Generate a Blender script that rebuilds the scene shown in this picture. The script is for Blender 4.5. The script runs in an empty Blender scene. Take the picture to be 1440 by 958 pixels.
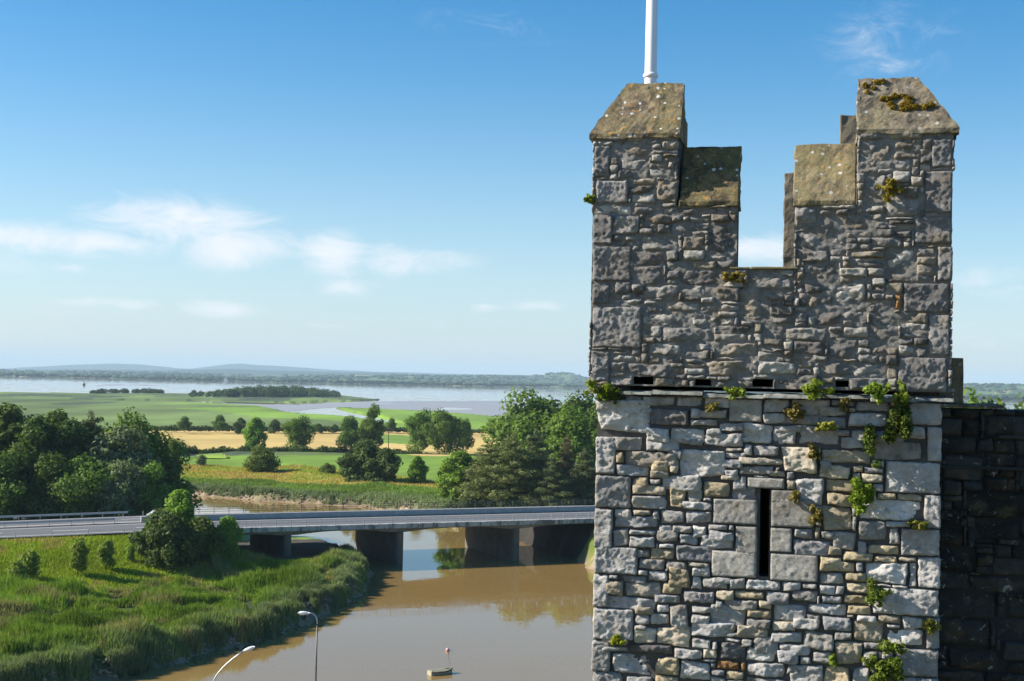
import bpy, math, random
import numpy as np
from mathutils import Vector, Matrix

# ------------------------------------------------------------------ camera
SC = bpy.context.scene
COL = SC.collection
FPX = 2000.0                       # focal length in photo pixels (1440 wide)
PITCH, ROLL = math.radians(1.53), math.radians(1.2)
EYE = np.array([0.0, 0.0, 30.0])
FW = np.array([0, math.cos(PITCH), math.sin(PITCH)])
_u0 = np.array([0, -math.sin(PITCH), math.cos(PITCH)])
_r0 = np.array([1.0, 0, 0])
RT = _r0 * math.cos(ROLL) + _u0 * math.sin(ROLL)
UP = -_r0 * math.sin(ROLL) + _u0 * math.cos(ROLL)
cam_d = bpy.data.cameras.new('camera')
cam = bpy.data.objects.new('camera', cam_d)
COL.objects.link(cam)
cam_d.sensor_width = 36.0
cam_d.lens = 36.0 * FPX / 1440.0
cam_d.clip_start, cam_d.clip_end = 0.5, 60000.0
cam.matrix_world = Matrix(((RT[0], UP[0], -FW[0], EYE[0]), (RT[1], UP[1], -FW[1], EYE[1]),
                           (RT[2], UP[2], -FW[2], EYE[2]), (0, 0, 0, 1)))
SC.camera = cam

# ------------------------------------------------------------------ light
SUN_AZ = math.radians(-88.0)       # from +Y towards +X
SUN_EL = math.radians(31.0)
to_sun = Vector((math.sin(SUN_AZ) * math.cos(SUN_EL), math.cos(SUN_AZ) * math.cos(SUN_EL), math.sin(SUN_EL)))
sun_d = bpy.data.lights.new('sun', 'SUN')
sun_d.energy, sun_d.angle, sun_d.color = 5.0, math.radians(0.5), (1.0, 0.93, 0.82)
sun = bpy.data.objects.new('sun', sun_d)
COL.objects.link(sun)
sun.location = (-60, 0, 80)
sun.rotation_euler = to_sun.to_track_quat('Z', 'Y').to_euler()

SC.view_settings.view_transform = 'Standard'
SC.view_settings.look = 'None'
SC.view_settings.gamma = 1.0
SC.view_settings.use_curve_mapping = False
SC.view_settings.exposure = 0.95
SC.render.engine = 'CYCLES'
SC.cycles.use_denoising = True
SC.cycles.max_bounces = 6
SC.cycles.volume_bounces = 0
SC.cycles.transparent_max_bounces = 8
SC.cycles.caustics_reflective = False
SC.cycles.caustics_refractive = False

def ray(u, v):
    return FW + RT * ((u - 720) / FPX) + UP * ((479 - v) / FPX)
def ground(u, v, z=0.0):
    d = ray(u, v)
    return EYE + d * ((z - 30.0) / d[2])
def at_depth(u, v, y):
    d = ray(u, v)
    return EYE + d * (y / d[1])
def project(P):
    d = np.asarray(P, float) - EYE
    k = d @ FW
    return 720 + FPX * (d @ RT) / k, 479 - FPX * (d @ UP) / k
def horizon(u):
    return 517.5 + 0.02095 * u

# ------------------------------------------------------------------ node helper
class NT:
    def __init__(self, tree):
        self.t = tree
    def n(self, typ, ins=None, **kw):
        x = self.t.nodes.new(typ)
        for k, v in kw.items():
            setattr(x, k, v)
        for k, v in (ins or {}).items():
            s = x.inputs[k]
            if isinstance(v, bpy.types.NodeSocket):
                self.t.links.new(v, s)
            else:
                s.default_value = v
        return x
    def m(self, op, a, b=0.0, c=None, clamp=False):
        x = self.t.nodes.new('ShaderNodeMath')
        x.operation, x.use_clamp = op, clamp
        for i, v in enumerate((a, b, c)):
            if v is None:
                continue
            if isinstance(v, bpy.types.NodeSocket):
                self.t.links.new(v, x.inputs[i])
            else:
                x.inputs[i].default_value = v
        return x.outputs[0]
    def mix(self, fac, a, b, blend='MIX'):
        x = self.t.nodes.new('ShaderNodeMix')
        x.data_type, x.blend_type = 'RGBA', blend
        for s, v in ((x.inputs[0], fac), (x.inputs[6], a), (x.inputs[7], b)):
            if isinstance(v, bpy.types.NodeSocket):
                self.t.links.new(v, s)
            else:
                s.default_value = v if not isinstance(v, tuple) or len(v) == 4 else (*v, 1)
        return x.outputs[2]
    def ramp(self, fac, lo, hi):
        x = self.t.nodes.new('ShaderNodeMapRange')
        x.interpolation_type = 'SMOOTHSTEP'
        self.t.links.new(fac, x.inputs[0])
        x.inputs[1].default_value, x.inputs[2].default_value = lo, hi
        return x.outputs[0]
    def noise(self, vec, scale, detail=4.0, rough=0.55, dist=0.0):
        x = self.n('ShaderNodeTexNoise', {'Scale': scale, 'Detail': detail, 'Roughness': rough, 'Distortion': dist})
        if vec is not None:
            self.t.links.new(vec, x.inputs['Vector'])
        return x.outputs['Fac']
    def link(self, a, b):
        self.t.links.new(a, b)

# ------------------------------------------------------------------ world: Nishita sky with fair-weather clouds
W = bpy.data.worlds.new('World')
SC.world = W
W.use_nodes = True
W.node_tree.nodes.clear()
w = NT(W.node_tree)
sky = w.n('ShaderNodeTexSky', sky_type='NISHITA', sun_disc=False, sun_elevation=SUN_EL, sun_rotation=SUN_AZ,
          altitude=30.0, air_density=1.0, dust_density=0.6, ozone_density=3.0)
tc = w.n('ShaderNodeTexCoord').outputs['Generated']
sep = w.n('ShaderNodeSeparateXYZ', {0: tc})
az = w.m('ARCTAN2', sep.outputs[0], sep.outputs[1])
el = w.m('ARCSINE', sep.outputs[2])
cv = w.n('ShaderNodeCombineXYZ', {0: az, 1: w.m('MULTIPLY', el, 2.3), 2: 3.7}).outputs[0]
n1 = w.noise(cv, 20.0, 10.0, 0.66, 0.9)
n2 = w.noise(cv, 5.0, 3.0, 0.5)
CL = [(90, 338, 115, 17, 1.0), (15, 335, 60, 14, .8), (255, 312, 105, 26, 1.0), (335, 345, 62, 24, 1.05), (470, 358, 45, 24, 1.0), (560, 364, 85, 20, .7),
      (488, 405, 36, 11, .8), (300, 436, 55, 10, .75), (175, 427, 80, 7, .6), (10, 372, 45, 16, .5), (95, 377, 30, 6, .5), (685, 434, 25, 6, .7), (750, 430, 45, 8, .5),
      (622, 458, 16, 5, .5), (1070, 352, 55, 20, .9), (1385, 395, 60, 28, .55), (1250, 60, 85, 45, .44), (710, 35, 110, 24, .32), (1390, 470, 70, 22, .4),
      (410, 270, 40, 8, .3), (60, 440, 60, 6, .4), (470, 458, 40, 4, .4)]
tot = None
for (u, v, rx, ry, s) in CL:
    d = ray(u, v); d = d / np.linalg.norm(d)
    a0, e0 = math.atan2(d[0], d[1]), math.asin(d[2])
    dx = w.m('MULTIPLY', w.m('SUBTRACT', az, a0), FPX / rx / 1.15)
    dy = w.m('MULTIPLY', w.m('SUBTRACT', el, e0), FPX / ry / 1.2)
    g = w.m('MULTIPLY', w.m('EXPONENT', w.m('MULTIPLY', w.m('ADD', w.m('MULTIPLY', dx, dx), w.m('MULTIPLY', dy, dy)), -0.8)), s)
    tot = g if tot is None else w.m('MAXIMUM', tot, g)
# the same fair-weather cumulus band carries on all round the sky
band = w.m('MULTIPLY', w.ramp(el, 0.03, 0.09), w.m('SUBTRACT', 1.0, w.ramp(el, 0.08, 0.14)))
rest = w.m('MULTIPLY', band, w.m('MULTIPLY', w.ramp(n2, 0.60, 0.78), 0.55))
tot = w.m('MAXIMUM', tot, rest)
body = w.m('ADD', w.m('MULTIPLY', tot, 1.05), w.m('MULTIPLY', w.m('SUBTRACT', n1, 0.5), 2.0))
mask = w.m('MULTIPLY', w.m('MULTIPLY', w.ramp(body, 0.14, 1.30), 0.90), w.ramp(tot, 0.05, 0.45))
hazeb = w.m('SUBTRACT', 1.0, w.ramp(el, -0.02, 0.30))
hsv = w.n('ShaderNodeHueSaturation', {'Hue': 0.497, 'Saturation': 1.42, 'Value': 1.34, 'Color': sky.outputs[0]}).outputs[0]
skyc = w.mix(w.m('MULTIPLY', w.m('POWER', hazeb, 1.7), 0.52), hsv, (5.7, 7.2, 8.9, 1))
skyc = w.mix(mask, skyc, (8.3, 8.5, 8.9, 1))
bg = w.n('ShaderNodeBackground', {'Color': skyc, 'Strength': 0.061})
wo = w.n('ShaderNodeOutputWorld')
w.link(bg.outputs[0], wo.inputs[0])

# ------------------------------------------------------------------ numpy noise
def _hash(ix, iy, iz):
    h = (ix.astype(np.uint32) * np.uint32(374761393) + iy.astype(np.uint32) * np.uint32(668265263) + iz.astype(np.uint32) * np.uint32(2147483647 - 61)) & np.uint32(0xffffffff)
    h = (h ^ (h >> np.uint32(13))) * np.uint32(1274126177)
    h = (h ^ (h >> np.uint32(15))) * np.uint32(2246822519)
    return ((h ^ (h >> np.uint32(16))) & np.uint32(0xffffff)).astype(np.float64) / float(0xffffff)
def vnoise(x, y, z=0.0):
    x, y, z = np.broadcast_arrays(np.asarray(x, float), np.asarray(y, float), np.asarray(z, float))
    fx, fy, fz = np.floor(x), np.floor(y), np.floor(z)
    ix, iy, iz = fx.astype(np.int64), fy.astype(np.int64), fz.astype(np.int64)
    tx, ty, tz = x - fx, y - fy, z - fz
    tx, ty, tz = (t * t * (3 - 2 * t) for t in (tx, ty, tz))
    def c(a, b, d):
        return _hash(ix + a, iy + b, iz + d)
    x00 = c(0, 0, 0) * (1 - tx) + c(1, 0, 0) * tx
    x10 = c(0, 1, 0) * (1 - tx) + c(1, 1, 0) * tx
    x01 = c(0, 0, 1) * (1 - tx) + c(1, 0, 1) * tx
    x11 = c(0, 1, 1) * (1 - tx) + c(1, 1, 1) * tx
    return (x00 * (1 - ty) + x10 * ty) * (1 - tz) + (x01 * (1 - ty) + x11 * ty) * tz
def fbm(x, y, z=0.0, o=4, g=0.5):
    s, a, t = 0.0, 1.0, 0.0
    for k in range(o):
        s = s + a * (vnoise(np.asarray(x) * 2 ** k + 17.3 * k, np.asarray(y) * 2 ** k - 9.1 * k, np.asarray(z) * 2 ** k) - 0.5)
        t += a; a *= g
    return s / t * 2
def sstep(a, b, x):
    t = np.clip((np.asarray(x, float) - a) / (b - a), 0, 1)
    return t * t * (3 - 2 * t)
def in_poly(px, py, poly):
    px, py = np.asarray(px, float), np.asarray(py, float)
    r = np.zeros(px.shape, bool)
    n = len(poly)
    for i in range(n):
        x0, y0 = poly[i]; x1, y1 = poly[(i + 1) % n]
        if y0 == y1:
            continue
        c = ((y0 > py) != (y1 > py)) & (px < (x1 - x0) * (py - y0) / (y1 - y0) + x0)
        r ^= c
    return r
def poly_dist(px, py, poly, closed=True):
    best = np.full(np.shape(px), 1e9)
    n = len(poly)
    for i in range(n if closed else n - 1):
        x0, y0 = poly[i]; x1, y1 = poly[(i + 1) % n]
        dx, dy = x1 - x0, y1 - y0
        t = np.clip(((px - x0) * dx + (py - y0) * dy) / (dx * dx + dy * dy + 1e-12), 0, 1)
        best = np.minimum(best, np.hypot(px - x0 - t * dx, py - y0 - t * dy))
    return best

# ------------------------------------------------------------------ mesh helpers
def make_mesh(name, V, Fq, mat=None, cols=None, smooth=False):
    """V (n,3) array, Fq (m,3) or (m,4) array or a list of tuples."""
    me = bpy.data.meshes.new(name)
    V = np.asarray(V, np.float32)
    if isinstance(Fq, np.ndarray):
        k = Fq.shape[1]
        me.vertices.add(len(V)); me.vertices.foreach_set('co', V.ravel())
        me.loops.add(Fq.size); me.loops.foreach_set('vertex_index', Fq.astype(np.int32).ravel())
        me.polygons.add(len(Fq)); me.polygons.foreach_set('loop_start', np.arange(0, Fq.size, k, dtype=np.int32))
        me.update(calc_edges=True)
    else:
        me.from_pydata([tuple(p) for p in V], [], [tuple(q) for q in Fq])
        me.update()
    if smooth:
        me.polygons.foreach_set('use_smooth', np.ones(len(me.polygons), bool))
    if cols is not None:
        c = np.ones((len(V), 4), np.float32)
        c[:, :3] = cols
        at = me.color_attributes.new('col', 'FLOAT_COLOR', 'POINT')
        at.data.foreach_set('color', c.ravel())
    if mat:
        me.materials.append(mat)
    me.validate()
    return me
def link(name, data, parent=None, **props):
    o = bpy.data.objects.new(name, data)
    COL.objects.link(o)
    if parent is not None:
        o.parent = parent
    for k, v in props.items():
        o[k] = v
    return o
def thing(name, label, cat, loc=(0, 0, 0), rz=0.0, group=None):
    o = bpy.data.objects.new(name, None)
    COL.objects.link(o)
    o.empty_display_size = 0.3
    o.location = loc; o.rotation_euler = (0, 0, rz)
    o['label'] = label; o['category'] = cat
    if group:
        o['group'] = group
    return o
def tag(o, label, cat, group=None):
    o['label'] = label; o['category'] = cat
    if group:
        o['group'] = group
    return o
class MB:
    """collects simple solids into one mesh"""
    def __init__(self):
        self.v, self.f = [], []
    def add(self, vs, fs):
        b = len(self.v)
        self.v += [tuple(map(float, p)) for p in vs]
        self.f += [tuple(i + b for i in q) for q in fs]
        return self
    def box(self, c, s, M=None):
        x, y, z = s[0] / 2, s[1] / 2, s[2] / 2
        vs = [Vector((i * x, j * y, k * z)) for k in (-1, 1) for j in (-1, 1) for i in (-1, 1)]
        if M is not None:
            vs = [M @ q for q in vs]
        vs = [(q[0] + c[0], q[1] + c[1], q[2] + c[2]) for q in vs]
        return self.add(vs, [(0, 2, 3, 1), (4, 5, 7, 6), (0, 1, 5, 4), (2, 6, 7, 3), (0, 4, 6, 2), (1, 3, 7, 5)])
    def tube(self, pts, rad, n=8, cap=True):
        pts = [Vector(p) for p in pts]
        rad = rad if isinstance(rad, (list, tuple)) else [rad] * len(pts)
        vs, fs = [], []
        for i, p in enumerate(pts):
            t = (pts[min(i + 1, len(pts) - 1)] - pts[max(i - 1, 0)]).normalized()
            a = t.cross(Vector((0.31, 0.17, 0.93)))
            if a.length < 1e-3:
                a = t.cross(Vector((1, 0, 0)))
            a.normalize(); b = t.cross(a)
            for k in range(n):
                q = 2 * math.pi * k / n
                vs.append(p + (a * math.cos(q) + b * math.sin(q)) * rad[i])
        for i in range(len(pts) - 1):
            for k in range(n):
                fs.append((i * n + k, i * n + (k + 1) % n, (i + 1) * n + (k + 1) % n, (i + 1) * n + k))
        if cap:
            fs.append(tuple(range(n - 1, -1, -1)))
            fs.append(tuple((len(pts) - 1) * n + k for k in range(n)))
        return self.add(vs, fs)
    def prism(self, poly, ext):
        """poly: list of 3D points (planar), ext: extrusion vector"""
        n = len(poly)
        e = Vector(ext)
        vs = [Vector(p) for p in poly] + [Vector(p) + e for p in poly]
        fs = [tuple(range(n - 1, -1, -1)), tuple(range(n, 2 * n))] + [(i, (i + 1) % n, n + (i + 1) % n, n + i) for i in range(n)]
        return self.add(vs, fs)
    def mesh(self, name, mat, smooth=False):
        me = make_mesh(name, np.array(self.v), self.f, mat, smooth=smooth)
        return me
    def build(self, name, mat, parent=None, smooth=False, **props):
        return link(name, self.mesh(name, mat, smooth), parent, **props)

# ------------------------------------------------------------------ materials
def new_mat(name):
    m = bpy.data.materials.new(name)
    m.use_nodes = True
    m.node_tree.nodes.clear()
    t = NT(m.node_tree)
    b = t.n('ShaderNodeBsdfPrincipled')
    o = t.n('ShaderNodeOutputMaterial')
    t.link(b.outputs[0], o.inputs[0])
    return m, t, b, o
def bump(t, b, h, strength=0.3, dist=0.02):
    x = t.n('ShaderNodeBump', {'Strength': strength, 'Distance': dist, 'Height': h})
    t.link(x.outputs[0], b.inputs['Normal'])
def plain(name, c, rough=0.6, metal=0.0, var=0.25, scale=3.0, bmp=0.0):
    m, t, b, o = new_mat(name)
    co = t.n('ShaderNodeTexCoord').outputs['Object']
    n = t.noise(co, scale, 6.0, 0.6)
    k = t.m('ADD', 1.0 - var, t.m('MULTIPLY', n, 2 * var))
    cc = t.mix(1.0, (*c, 1), t.n('ShaderNodeCombineColor', {0: k, 1: k, 2: k}).outputs[0], 'MULTIPLY')
    t.link(cc, b.inputs['Base Color'])
    b.inputs['Roughness'].default_value = rough
    b.inputs['Metallic'].default_value = metal
    if bmp:
        bump(t, b, t.noise(co, scale * 6, 5.0, 0.65), bmp, 0.02)
    return m
def leaf_mat(name, trans=0.35, rough=0.6, spec=0.08):
    m, t, b, o = new_mat(name)
    a = t.n('ShaderNodeAttribute', attribute_name='col').outputs['Color']
    oi = t.n('ShaderNodeObjectInfo').outputs['Random']
    c = t.n('ShaderNodeHueSaturation', {'Hue': t.m('ADD', 0.482, t.m('MULTIPLY', oi, 0.018)), 'Value': t.m('ADD', 1.02, t.m('MULTIPLY', oi, 0.28)), 'Color': a}).outputs[0]
    t.link(c, b.inputs['Base Color'])
    b.inputs['Roughness'].default_value = rough
    b.inputs['Specular IOR Level'].default_value = spec
    tr = t.n('ShaderNodeBsdfTranslucent', {'Color': t.mix(1.0, c, (1.25, 1.35, 0.55, 1), 'MULTIPLY')})
    mx = t.n('ShaderNodeMixShader', {0: trans, 1: b.outputs[0], 2: tr.outputs[0]})
    t.link(mx.outputs[0], o.inputs[0])
    return m
def stone_mat(name, lich=1.0, bstr=0.8):
    m, t, b, o = new_mat(name)
    co = t.n('ShaderNodeTexCoord').outputs['Object']
    a = t.n('ShaderNodeAttribute', attribute_name='col').outputs['Color']
    big = t.noise(co, 2.2, 5.0, 0.6)
    med = t.noise(co, 11.0, 6.0, 0.68, 0.4)
    fin = t.noise(co, 60.0, 5.0, 0.7)
    chip = t.noise(t.n('ShaderNodeMapping', {'Vector': co, 'Scale': (1.0, 1.0, 1.7)}).outputs[0], 19.0, 9.0, 0.78, 0.6)
    k = t.m('ADD', 0.06, t.m('ADD', t.m('MULTIPLY', med, 1.25), t.m('MULTIPLY', fin, 0.75)))
    c = t.mix(1.0, a, t.n('ShaderNodeCombineColor', {0: k, 1: k, 2: k}).outputs[0], 'MULTIPLY')
    # warm iron stain, pale lichen, dark algae, orange lichen
    c = t.mix(t.m('MULTIPLY', t.ramp(big, 0.50, 0.72), 0.35), c, (0.30, 0.21, 0.11, 1))
    pl = t.ramp(t.noise(co, 7.5, 6.0, 0.72, 0.6), 0.60, 0.68)
    c = t.mix(t.m('MULTIPLY', pl, 0.42 * lich), c, (0.62, 0.62, 0.58, 1))
    dk = t.ramp(t.noise(co, 4.3, 7.0, 0.75, 0.8), 0.56, 0.68)
    c = t.mix(t.m('MULTIPLY', dk, 0.55), c, (0.07, 0.068, 0.066, 1))
    og = t.ramp(t.noise(co, 9.7, 4.0, 0.7, 0.3), 0.70, 0.75)
    c = t.mix(t.m('MULTIPLY', og, 0.65 * lich), c, (0.42, 0.24, 0.05, 1))
    t.link(c, b.inputs['Base Color'])
    b.inputs['Roughness'].default_value = 0.9
    b.inputs['Specular IOR Level'].default_value = 0.2
    hh = t.m('ADD', t.m('MULTIPLY', chip, 1.3), t.m('MULTIPLY', fin, 0.4))
    bump(t, b, hh, bstr, 0.05)
    return m
def vcol_mat(name, rough=0.9, scale=0.6, var=0.35, bmp=0.0, spec=0.2, scale2=6.0):
    m, t, b, o = new_mat(name)
    co = t.n('ShaderNodeTexCoord').outputs['Object']
    a = t.n('ShaderNodeAttribute', attribute_name='col').outputs['Color']
    n = t.noise(co, scale, 6.0, 0.65)
    n2 = t.noise(co, scale2, 4.0, 0.6)
    k = t.m('ADD', 1.0 - var, t.m('MULTIPLY', t.m('ADD', n, n2), var))
    c = t.mix(1.0, a, t.n('ShaderNodeCombineColor', {0: k, 1: k, 2: k}).outputs[0], 'MULTIPLY')
    t.link(c, b.inputs['Base Color'])
    b.inputs['Roughness'].default_value = rough
    b.inputs['Specular IOR Level'].default_value = spec
    if bmp:
        bump(t, b, t.m('ADD', n, t.m('MULTIPLY', n2, 0.4)), bmp, 0.5)
    return m
M_STONE = stone_mat('rubble_limestone')
M_MORTAR = plain('lime_mortar', (0.085, 0.081, 0.074), 0.95, var=0.5, scale=9.0, bmp=0.7)
M_LEAF = leaf_mat('leaves', 0.32)
M_NEEDLE = leaf_mat('needles', 0.12)
M_REED = leaf_mat('reed_blades', 0.25, 0.65)
M_BARK = plain('bark', (0.07, 0.055, 0.04), 0.95, var=0.4, scale=6, bmp=0.5)
M_GROUND = vcol_mat('earth_and_turf', scale=0.35, var=0.35, bmp=0.35, scale2=2.5)
M_FAR = vcol_mat('far_land', scale=0.012, var=0.45, scale2=0.05)
M_CONC = plain('weathered_concrete', (0.36, 0.35, 0.33), 0.85, var=0.45, scale=0.9, bmp=0.15)
M_PIER = plain('tide_stain_shade_concrete', (0.13, 0.115, 0.09), 0.9, var=0.6, scale=0.5, bmp=0.2)  # dark tone holds the deck's shade along with tide stain
M_CONCD = plain('stained_concrete', (0.22, 0.215, 0.20), 0.9, var=0.6, scale=0.7, bmp=0.2)
M_ASPH = plain('asphalt', (0.105, 0.105, 0.11), 0.85, var=0.2, scale=0.6)
M_WHITE = plain('road_paint', (0.72, 0.72, 0.70), 0.7, var=0.2, scale=1.0)
M_GALV = plain('galvanised_steel', (0.42, 0.43, 0.44), 0.45, 0.7, var=0.15)
M_DARKMET = plain('dark_steel', (0.09, 0.09, 0.085), 0.5, 0.4, var=0.2)
M_WHITEPAINT = plain('white_paint', (0.80, 0.80, 0.80), 0.3, var=0.06)
M_COPEGREY = None
M_DARK = plain('dark_interior', (0.02, 0.02, 0.02), 0.95)

# ================================================================== SETTING
# ------------------------------------------------------------------ water
def water_mat():
    m, t, b, o = new_mat('muddy_tidal_water')
    co = t.n('ShaderNodeTexCoord').outputs['Object']
    n = t.noise(co, 0.02, 4.0, 0.5)
    c = t.mix(n, (0.208, 0.134, 0.045, 1), (0.255, 0.168, 0.060, 1))
    t.link(c, b.inputs['Base Color'])
    t.link(t.m('ADD', 0.02, t.m('MULTIPLY', t.ramp(t.noise(t.n('ShaderNodeMapping', {'Vector': co, 'Scale': (1.0, 0.5, 1.0), 'Rotation': (0, 0, 0.5)}).outputs[0], 0.06, 5.0, 0.6, 1.2), 0.45, 0.7), 0.10)), b.inputs['Roughness'])
    b.inputs['IOR'].default_value = 1.33
    mp = t.n('ShaderNodeMapping', {'Vector': co, 'Scale': (1.0, 0.45, 1.0)}).outputs[0]
    h = t.m('ADD', t.noise(mp, 0.9, 3.0, 0.5), t.m('MULTIPLY', t.noise(mp, 0.09, 2.0, 0.5), 2.0))
    bump(t, b, h, 0.035, 0.25)
    return m
M_WATER = water_mat()
wv = [(-40000, -200, 0), (40000, -200, 0), (40000, 45000, 0), (-40000, 45000, 0)]
link('water', make_mesh('water', wv, [(0, 1, 2, 3)], M_WATER), kind='structure')

# ------------------------------------------------------------------ river, road line, heights
RIVER = [(-90, -40), (-80, 0), (-70, 60), (-60, 95), (-50, 118), (-44, 128), (-37.2, 138.5), (-34.9, 143.8), (-32.6, 149.1), (-28.1, 156.7),
         (-24.9, 167.2), (-22.6, 179.5), (-20.3, 188.3), (-19.2, 199.8), (-20.8, 217), (-24, 232), (-30, 247), (-45, 257), (-62, 266), (-80, 274), (-110, 286), (-160, 305), (-230, 325),
         (-230, 400), (-150, 372), (-110, 357), (-77.6, 346), (-60, 336.5), (-48.7, 331), (-34, 325), (-22, 312), (-12, 295), (-3, 277), (3, 262), (7, 251), (10.8, 240),
         (13, 228), (22, 190), (28, 150), (22, 105), (0, 75), (-25, 45), (-38, 0), (-40, -40)]
RA = np.array([-35.0, 217.0]); RD = np.array([0.903, 0.4297]); RD = RD / np.linalg.norm(RD); RP = np.array([-RD[1], RD[0]])
def road_tq(x, y):
    dx, dy = np.asarray(x) - RA[0], np.asarray(y) - RA[1]
    return dx * RD[0] + dy * RD[1], dx * RP[0] + dy * RP[1]
def road_pt(t, q, z=0.0):
    p = RA + RD * t + RP * q
    return (p[0], p[1], z)
def road_z(t):
    return 6.55 - 0.5 * sstep(0, 1, (-np.asarray(t, float) - 5) / 45.0) 
T_ABUT0, T_ABUT1 = -9.0, 62.0
def river_sd(x, y):
    d = poly_dist(x, y, RIVER)
    return np.where(in_poly(x, y, RIVER), -d, d)
def land_h(x, y):
    x, y = np.asarray(x, float), np.asarray(y, float)
    sd = river_sd(x, y) + 1.5 * fbm(x / 4.0, y / 4.0, 1.7, 3) + 0.7 * fbm(x * 0.7, y * 0.7, 3.1, 3)
    t, q = road_tq(x, y)
    plain_z = 1.75 + 0.35 * fbm(x / 9.0, y / 9.0, 5.0, 3) + 1.0 * sstep(330, 420, y)
    plain_z = np.where(x > 5, plain_z + 2.3 * sstep(8, 30, sd) * sstep(10, 20, x), plain_z)
    # road embankments at both ends of the bridge
    along = np.maximum(1 - sstep(T_ABUT0 - 2, T_ABUT0 + 4.5, t), sstep(T_ABUT1 - 14, T_ABUT1 - 3, t))
    near = sstep(-27, -0.6, q)
    far = 1 - sstep(24.5, 40, q) * 0.72
    emb = np.where(q < 12, near, far) * along
    z = plain_z + (road_z(t) - 0.35 - plain_z) * np.clip(emb, 0, 1)
    wood = (t < T_ABUT0) & (q > 24.5)
    z = np.where(wood, np.maximum(z, 2.6), z)
    bank = sstep(-0.5, 2.2, sd)
    low = -0.7 + 0.1 * sd
    z = np.maximum(low, -0.9) * (1 - bank) + z * bank
    z = np.where((x > -30) & (y < 75) & (sd > 6), np.maximum(z, 2 + 2 * sstep(6, 20, sd)), z)
    return z

GREEN, BRIGHT, HAY, REEDC = (0.075, 0.125, 0.022), (0.145, 0.240, 0.026), (0.25, 0.26, 0.055), (0.055, 0.085, 0.022)
MUD, GOLD, MARSH, DKMARSH = (0.25, 0.185, 0.115), (0.50, 0.36, 0.12), (0.125, 0.175, 0.045), (0.060, 0.085, 0.036)
P_MEADOW = [(215, 640), (255, 642), (480, 640), (600, 637), (700, 640), (720, 700), (640, 690), (560, 675), (420, 663), (300, 657), (215, 655)]
P_HAY = [(215, 655), (300, 657), (420, 663), (560, 675), (640, 688), (690, 697), (660, 703), (480, 694), (380, 686), (300, 680), (215, 674)]
P_GOLD = [(200, 604), (330, 603.5), (430, 604), (560, 606), (640, 607), (760, 609), (760, 640), (590, 641), (545, 634), (430, 632), (330, 634), (200, 634)]
P_STRIP = [(528, 610), (585, 613), (585, 625), (540, 624), (520, 617)]
def cover(x, y, z):
    """land cover colour of open ground"""
    u, v = project(np.stack([x, y, z], -1))
    j = 3.0 * fbm(x / 12.0, y / 12.0, 8.0, 3)
    v2 = v + j * 0.5 * np.clip((v - 540) / 100, 0.1, 1)
    c = np.empty(x.shape + (3,)); c[:] = MARSH
    nn = fbm(x / 60.0, y / 160.0, 2.0, 4)[..., None]
    c = c * (1 + 0.75 * nn)
    c = np.where((fbm(x / 90.0, y / 300.0, 12.0, 3) > 0.22)[..., None], np.array(DKMARSH) * (1 + 0.5 * nn), c)
    c = np.where((fbm(x / 140.0, y / 200.0, 22.0, 4) > 0.02)[..., None] & (v < 603)[..., None] & (v > 566)[..., None], np.array(BRIGHT) * 1.15 * (1 + 0.5 * nn), c)
    def put(poly, col, amp=0.3, sc=14.0):
        nonlocal c
        msk = in_poly(u, v2, poly)[..., None]
        c = np.where(msk, np.array(col) * (1 + amp * fbm(x / sc, y / sc, 4.0, 4)[..., None]), c)
    put(P_MEADOW, BRIGHT, 0.3, 18)
    put(P_HAY, HAY, 0.55, 5)
    put(P_GOLD, GOLD, 0.22, 25)
    put(P_STRIP, BRIGHT, 0.3)
    return c
# ------------------------------------------------------------------ near ground
gx = np.arange(-215, 125.1, 1.25); gy = np.arange(-35, 482, 1.25)
X, Y = np.meshgrid(gx, gy)
Zn = land_h(X, Y)
SD = river_sd(X, Y)
Tq, Qq = road_tq(X, Y)
colr = cover(X, Y, Zn)
nz = fbm(X / 7.0, Y / 7.0, 6.0, 4)[..., None]
bank_green = np.array((0.05, 0.07, 0.018)) * (1 + 0.5 * nz)
embm = ((Qq < 0) & (Qq > -30))[..., None]
colr = np.where((Qq < 0)[..., None], bank_green, colr)
colr = np.where(embm, np.array((0.120, 0.165, 0.020)) * (1 + 0.45 * nz) * (1 - sstep(-30, -16, -Qq)[..., None] * 0), colr)
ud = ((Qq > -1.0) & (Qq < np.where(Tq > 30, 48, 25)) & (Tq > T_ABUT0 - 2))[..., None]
fb = ((SD > 0) & (SD < 26) & (Qq > 60))[..., None]
colr = np.where(fb, np.array((0.075, 0.095, 0.035)) * (1 + 0.4 * nz), colr)
colr = np.where(ud, np.where((Tq > 30)[..., None], np.array((0.035, 0.031, 0.026)), np.array((0.075, 0.065, 0.05))) * (1 + 0.4 * nz), colr)  # bare earth at the deck, darkened to paint in the bridge's shade
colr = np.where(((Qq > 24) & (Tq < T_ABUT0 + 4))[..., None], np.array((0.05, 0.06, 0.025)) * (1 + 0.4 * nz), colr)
dry = np.array((0.33, 0.25, 0.165)) * (1 + 0.35 * nz)
wetm = sstep(0.25, 0.7, Zn)[..., None]
mudc = np.array((0.22, 0.16, 0.10)) * (1 - wetm) + dry * wetm
mk = (1 - sstep(0.9, 1.35, Zn + 0.3 * nz[..., 0]))[..., None]
mk = np.where(ud, 0, mk)
colr = colr * (1 - mk) + mudc * mk
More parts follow.
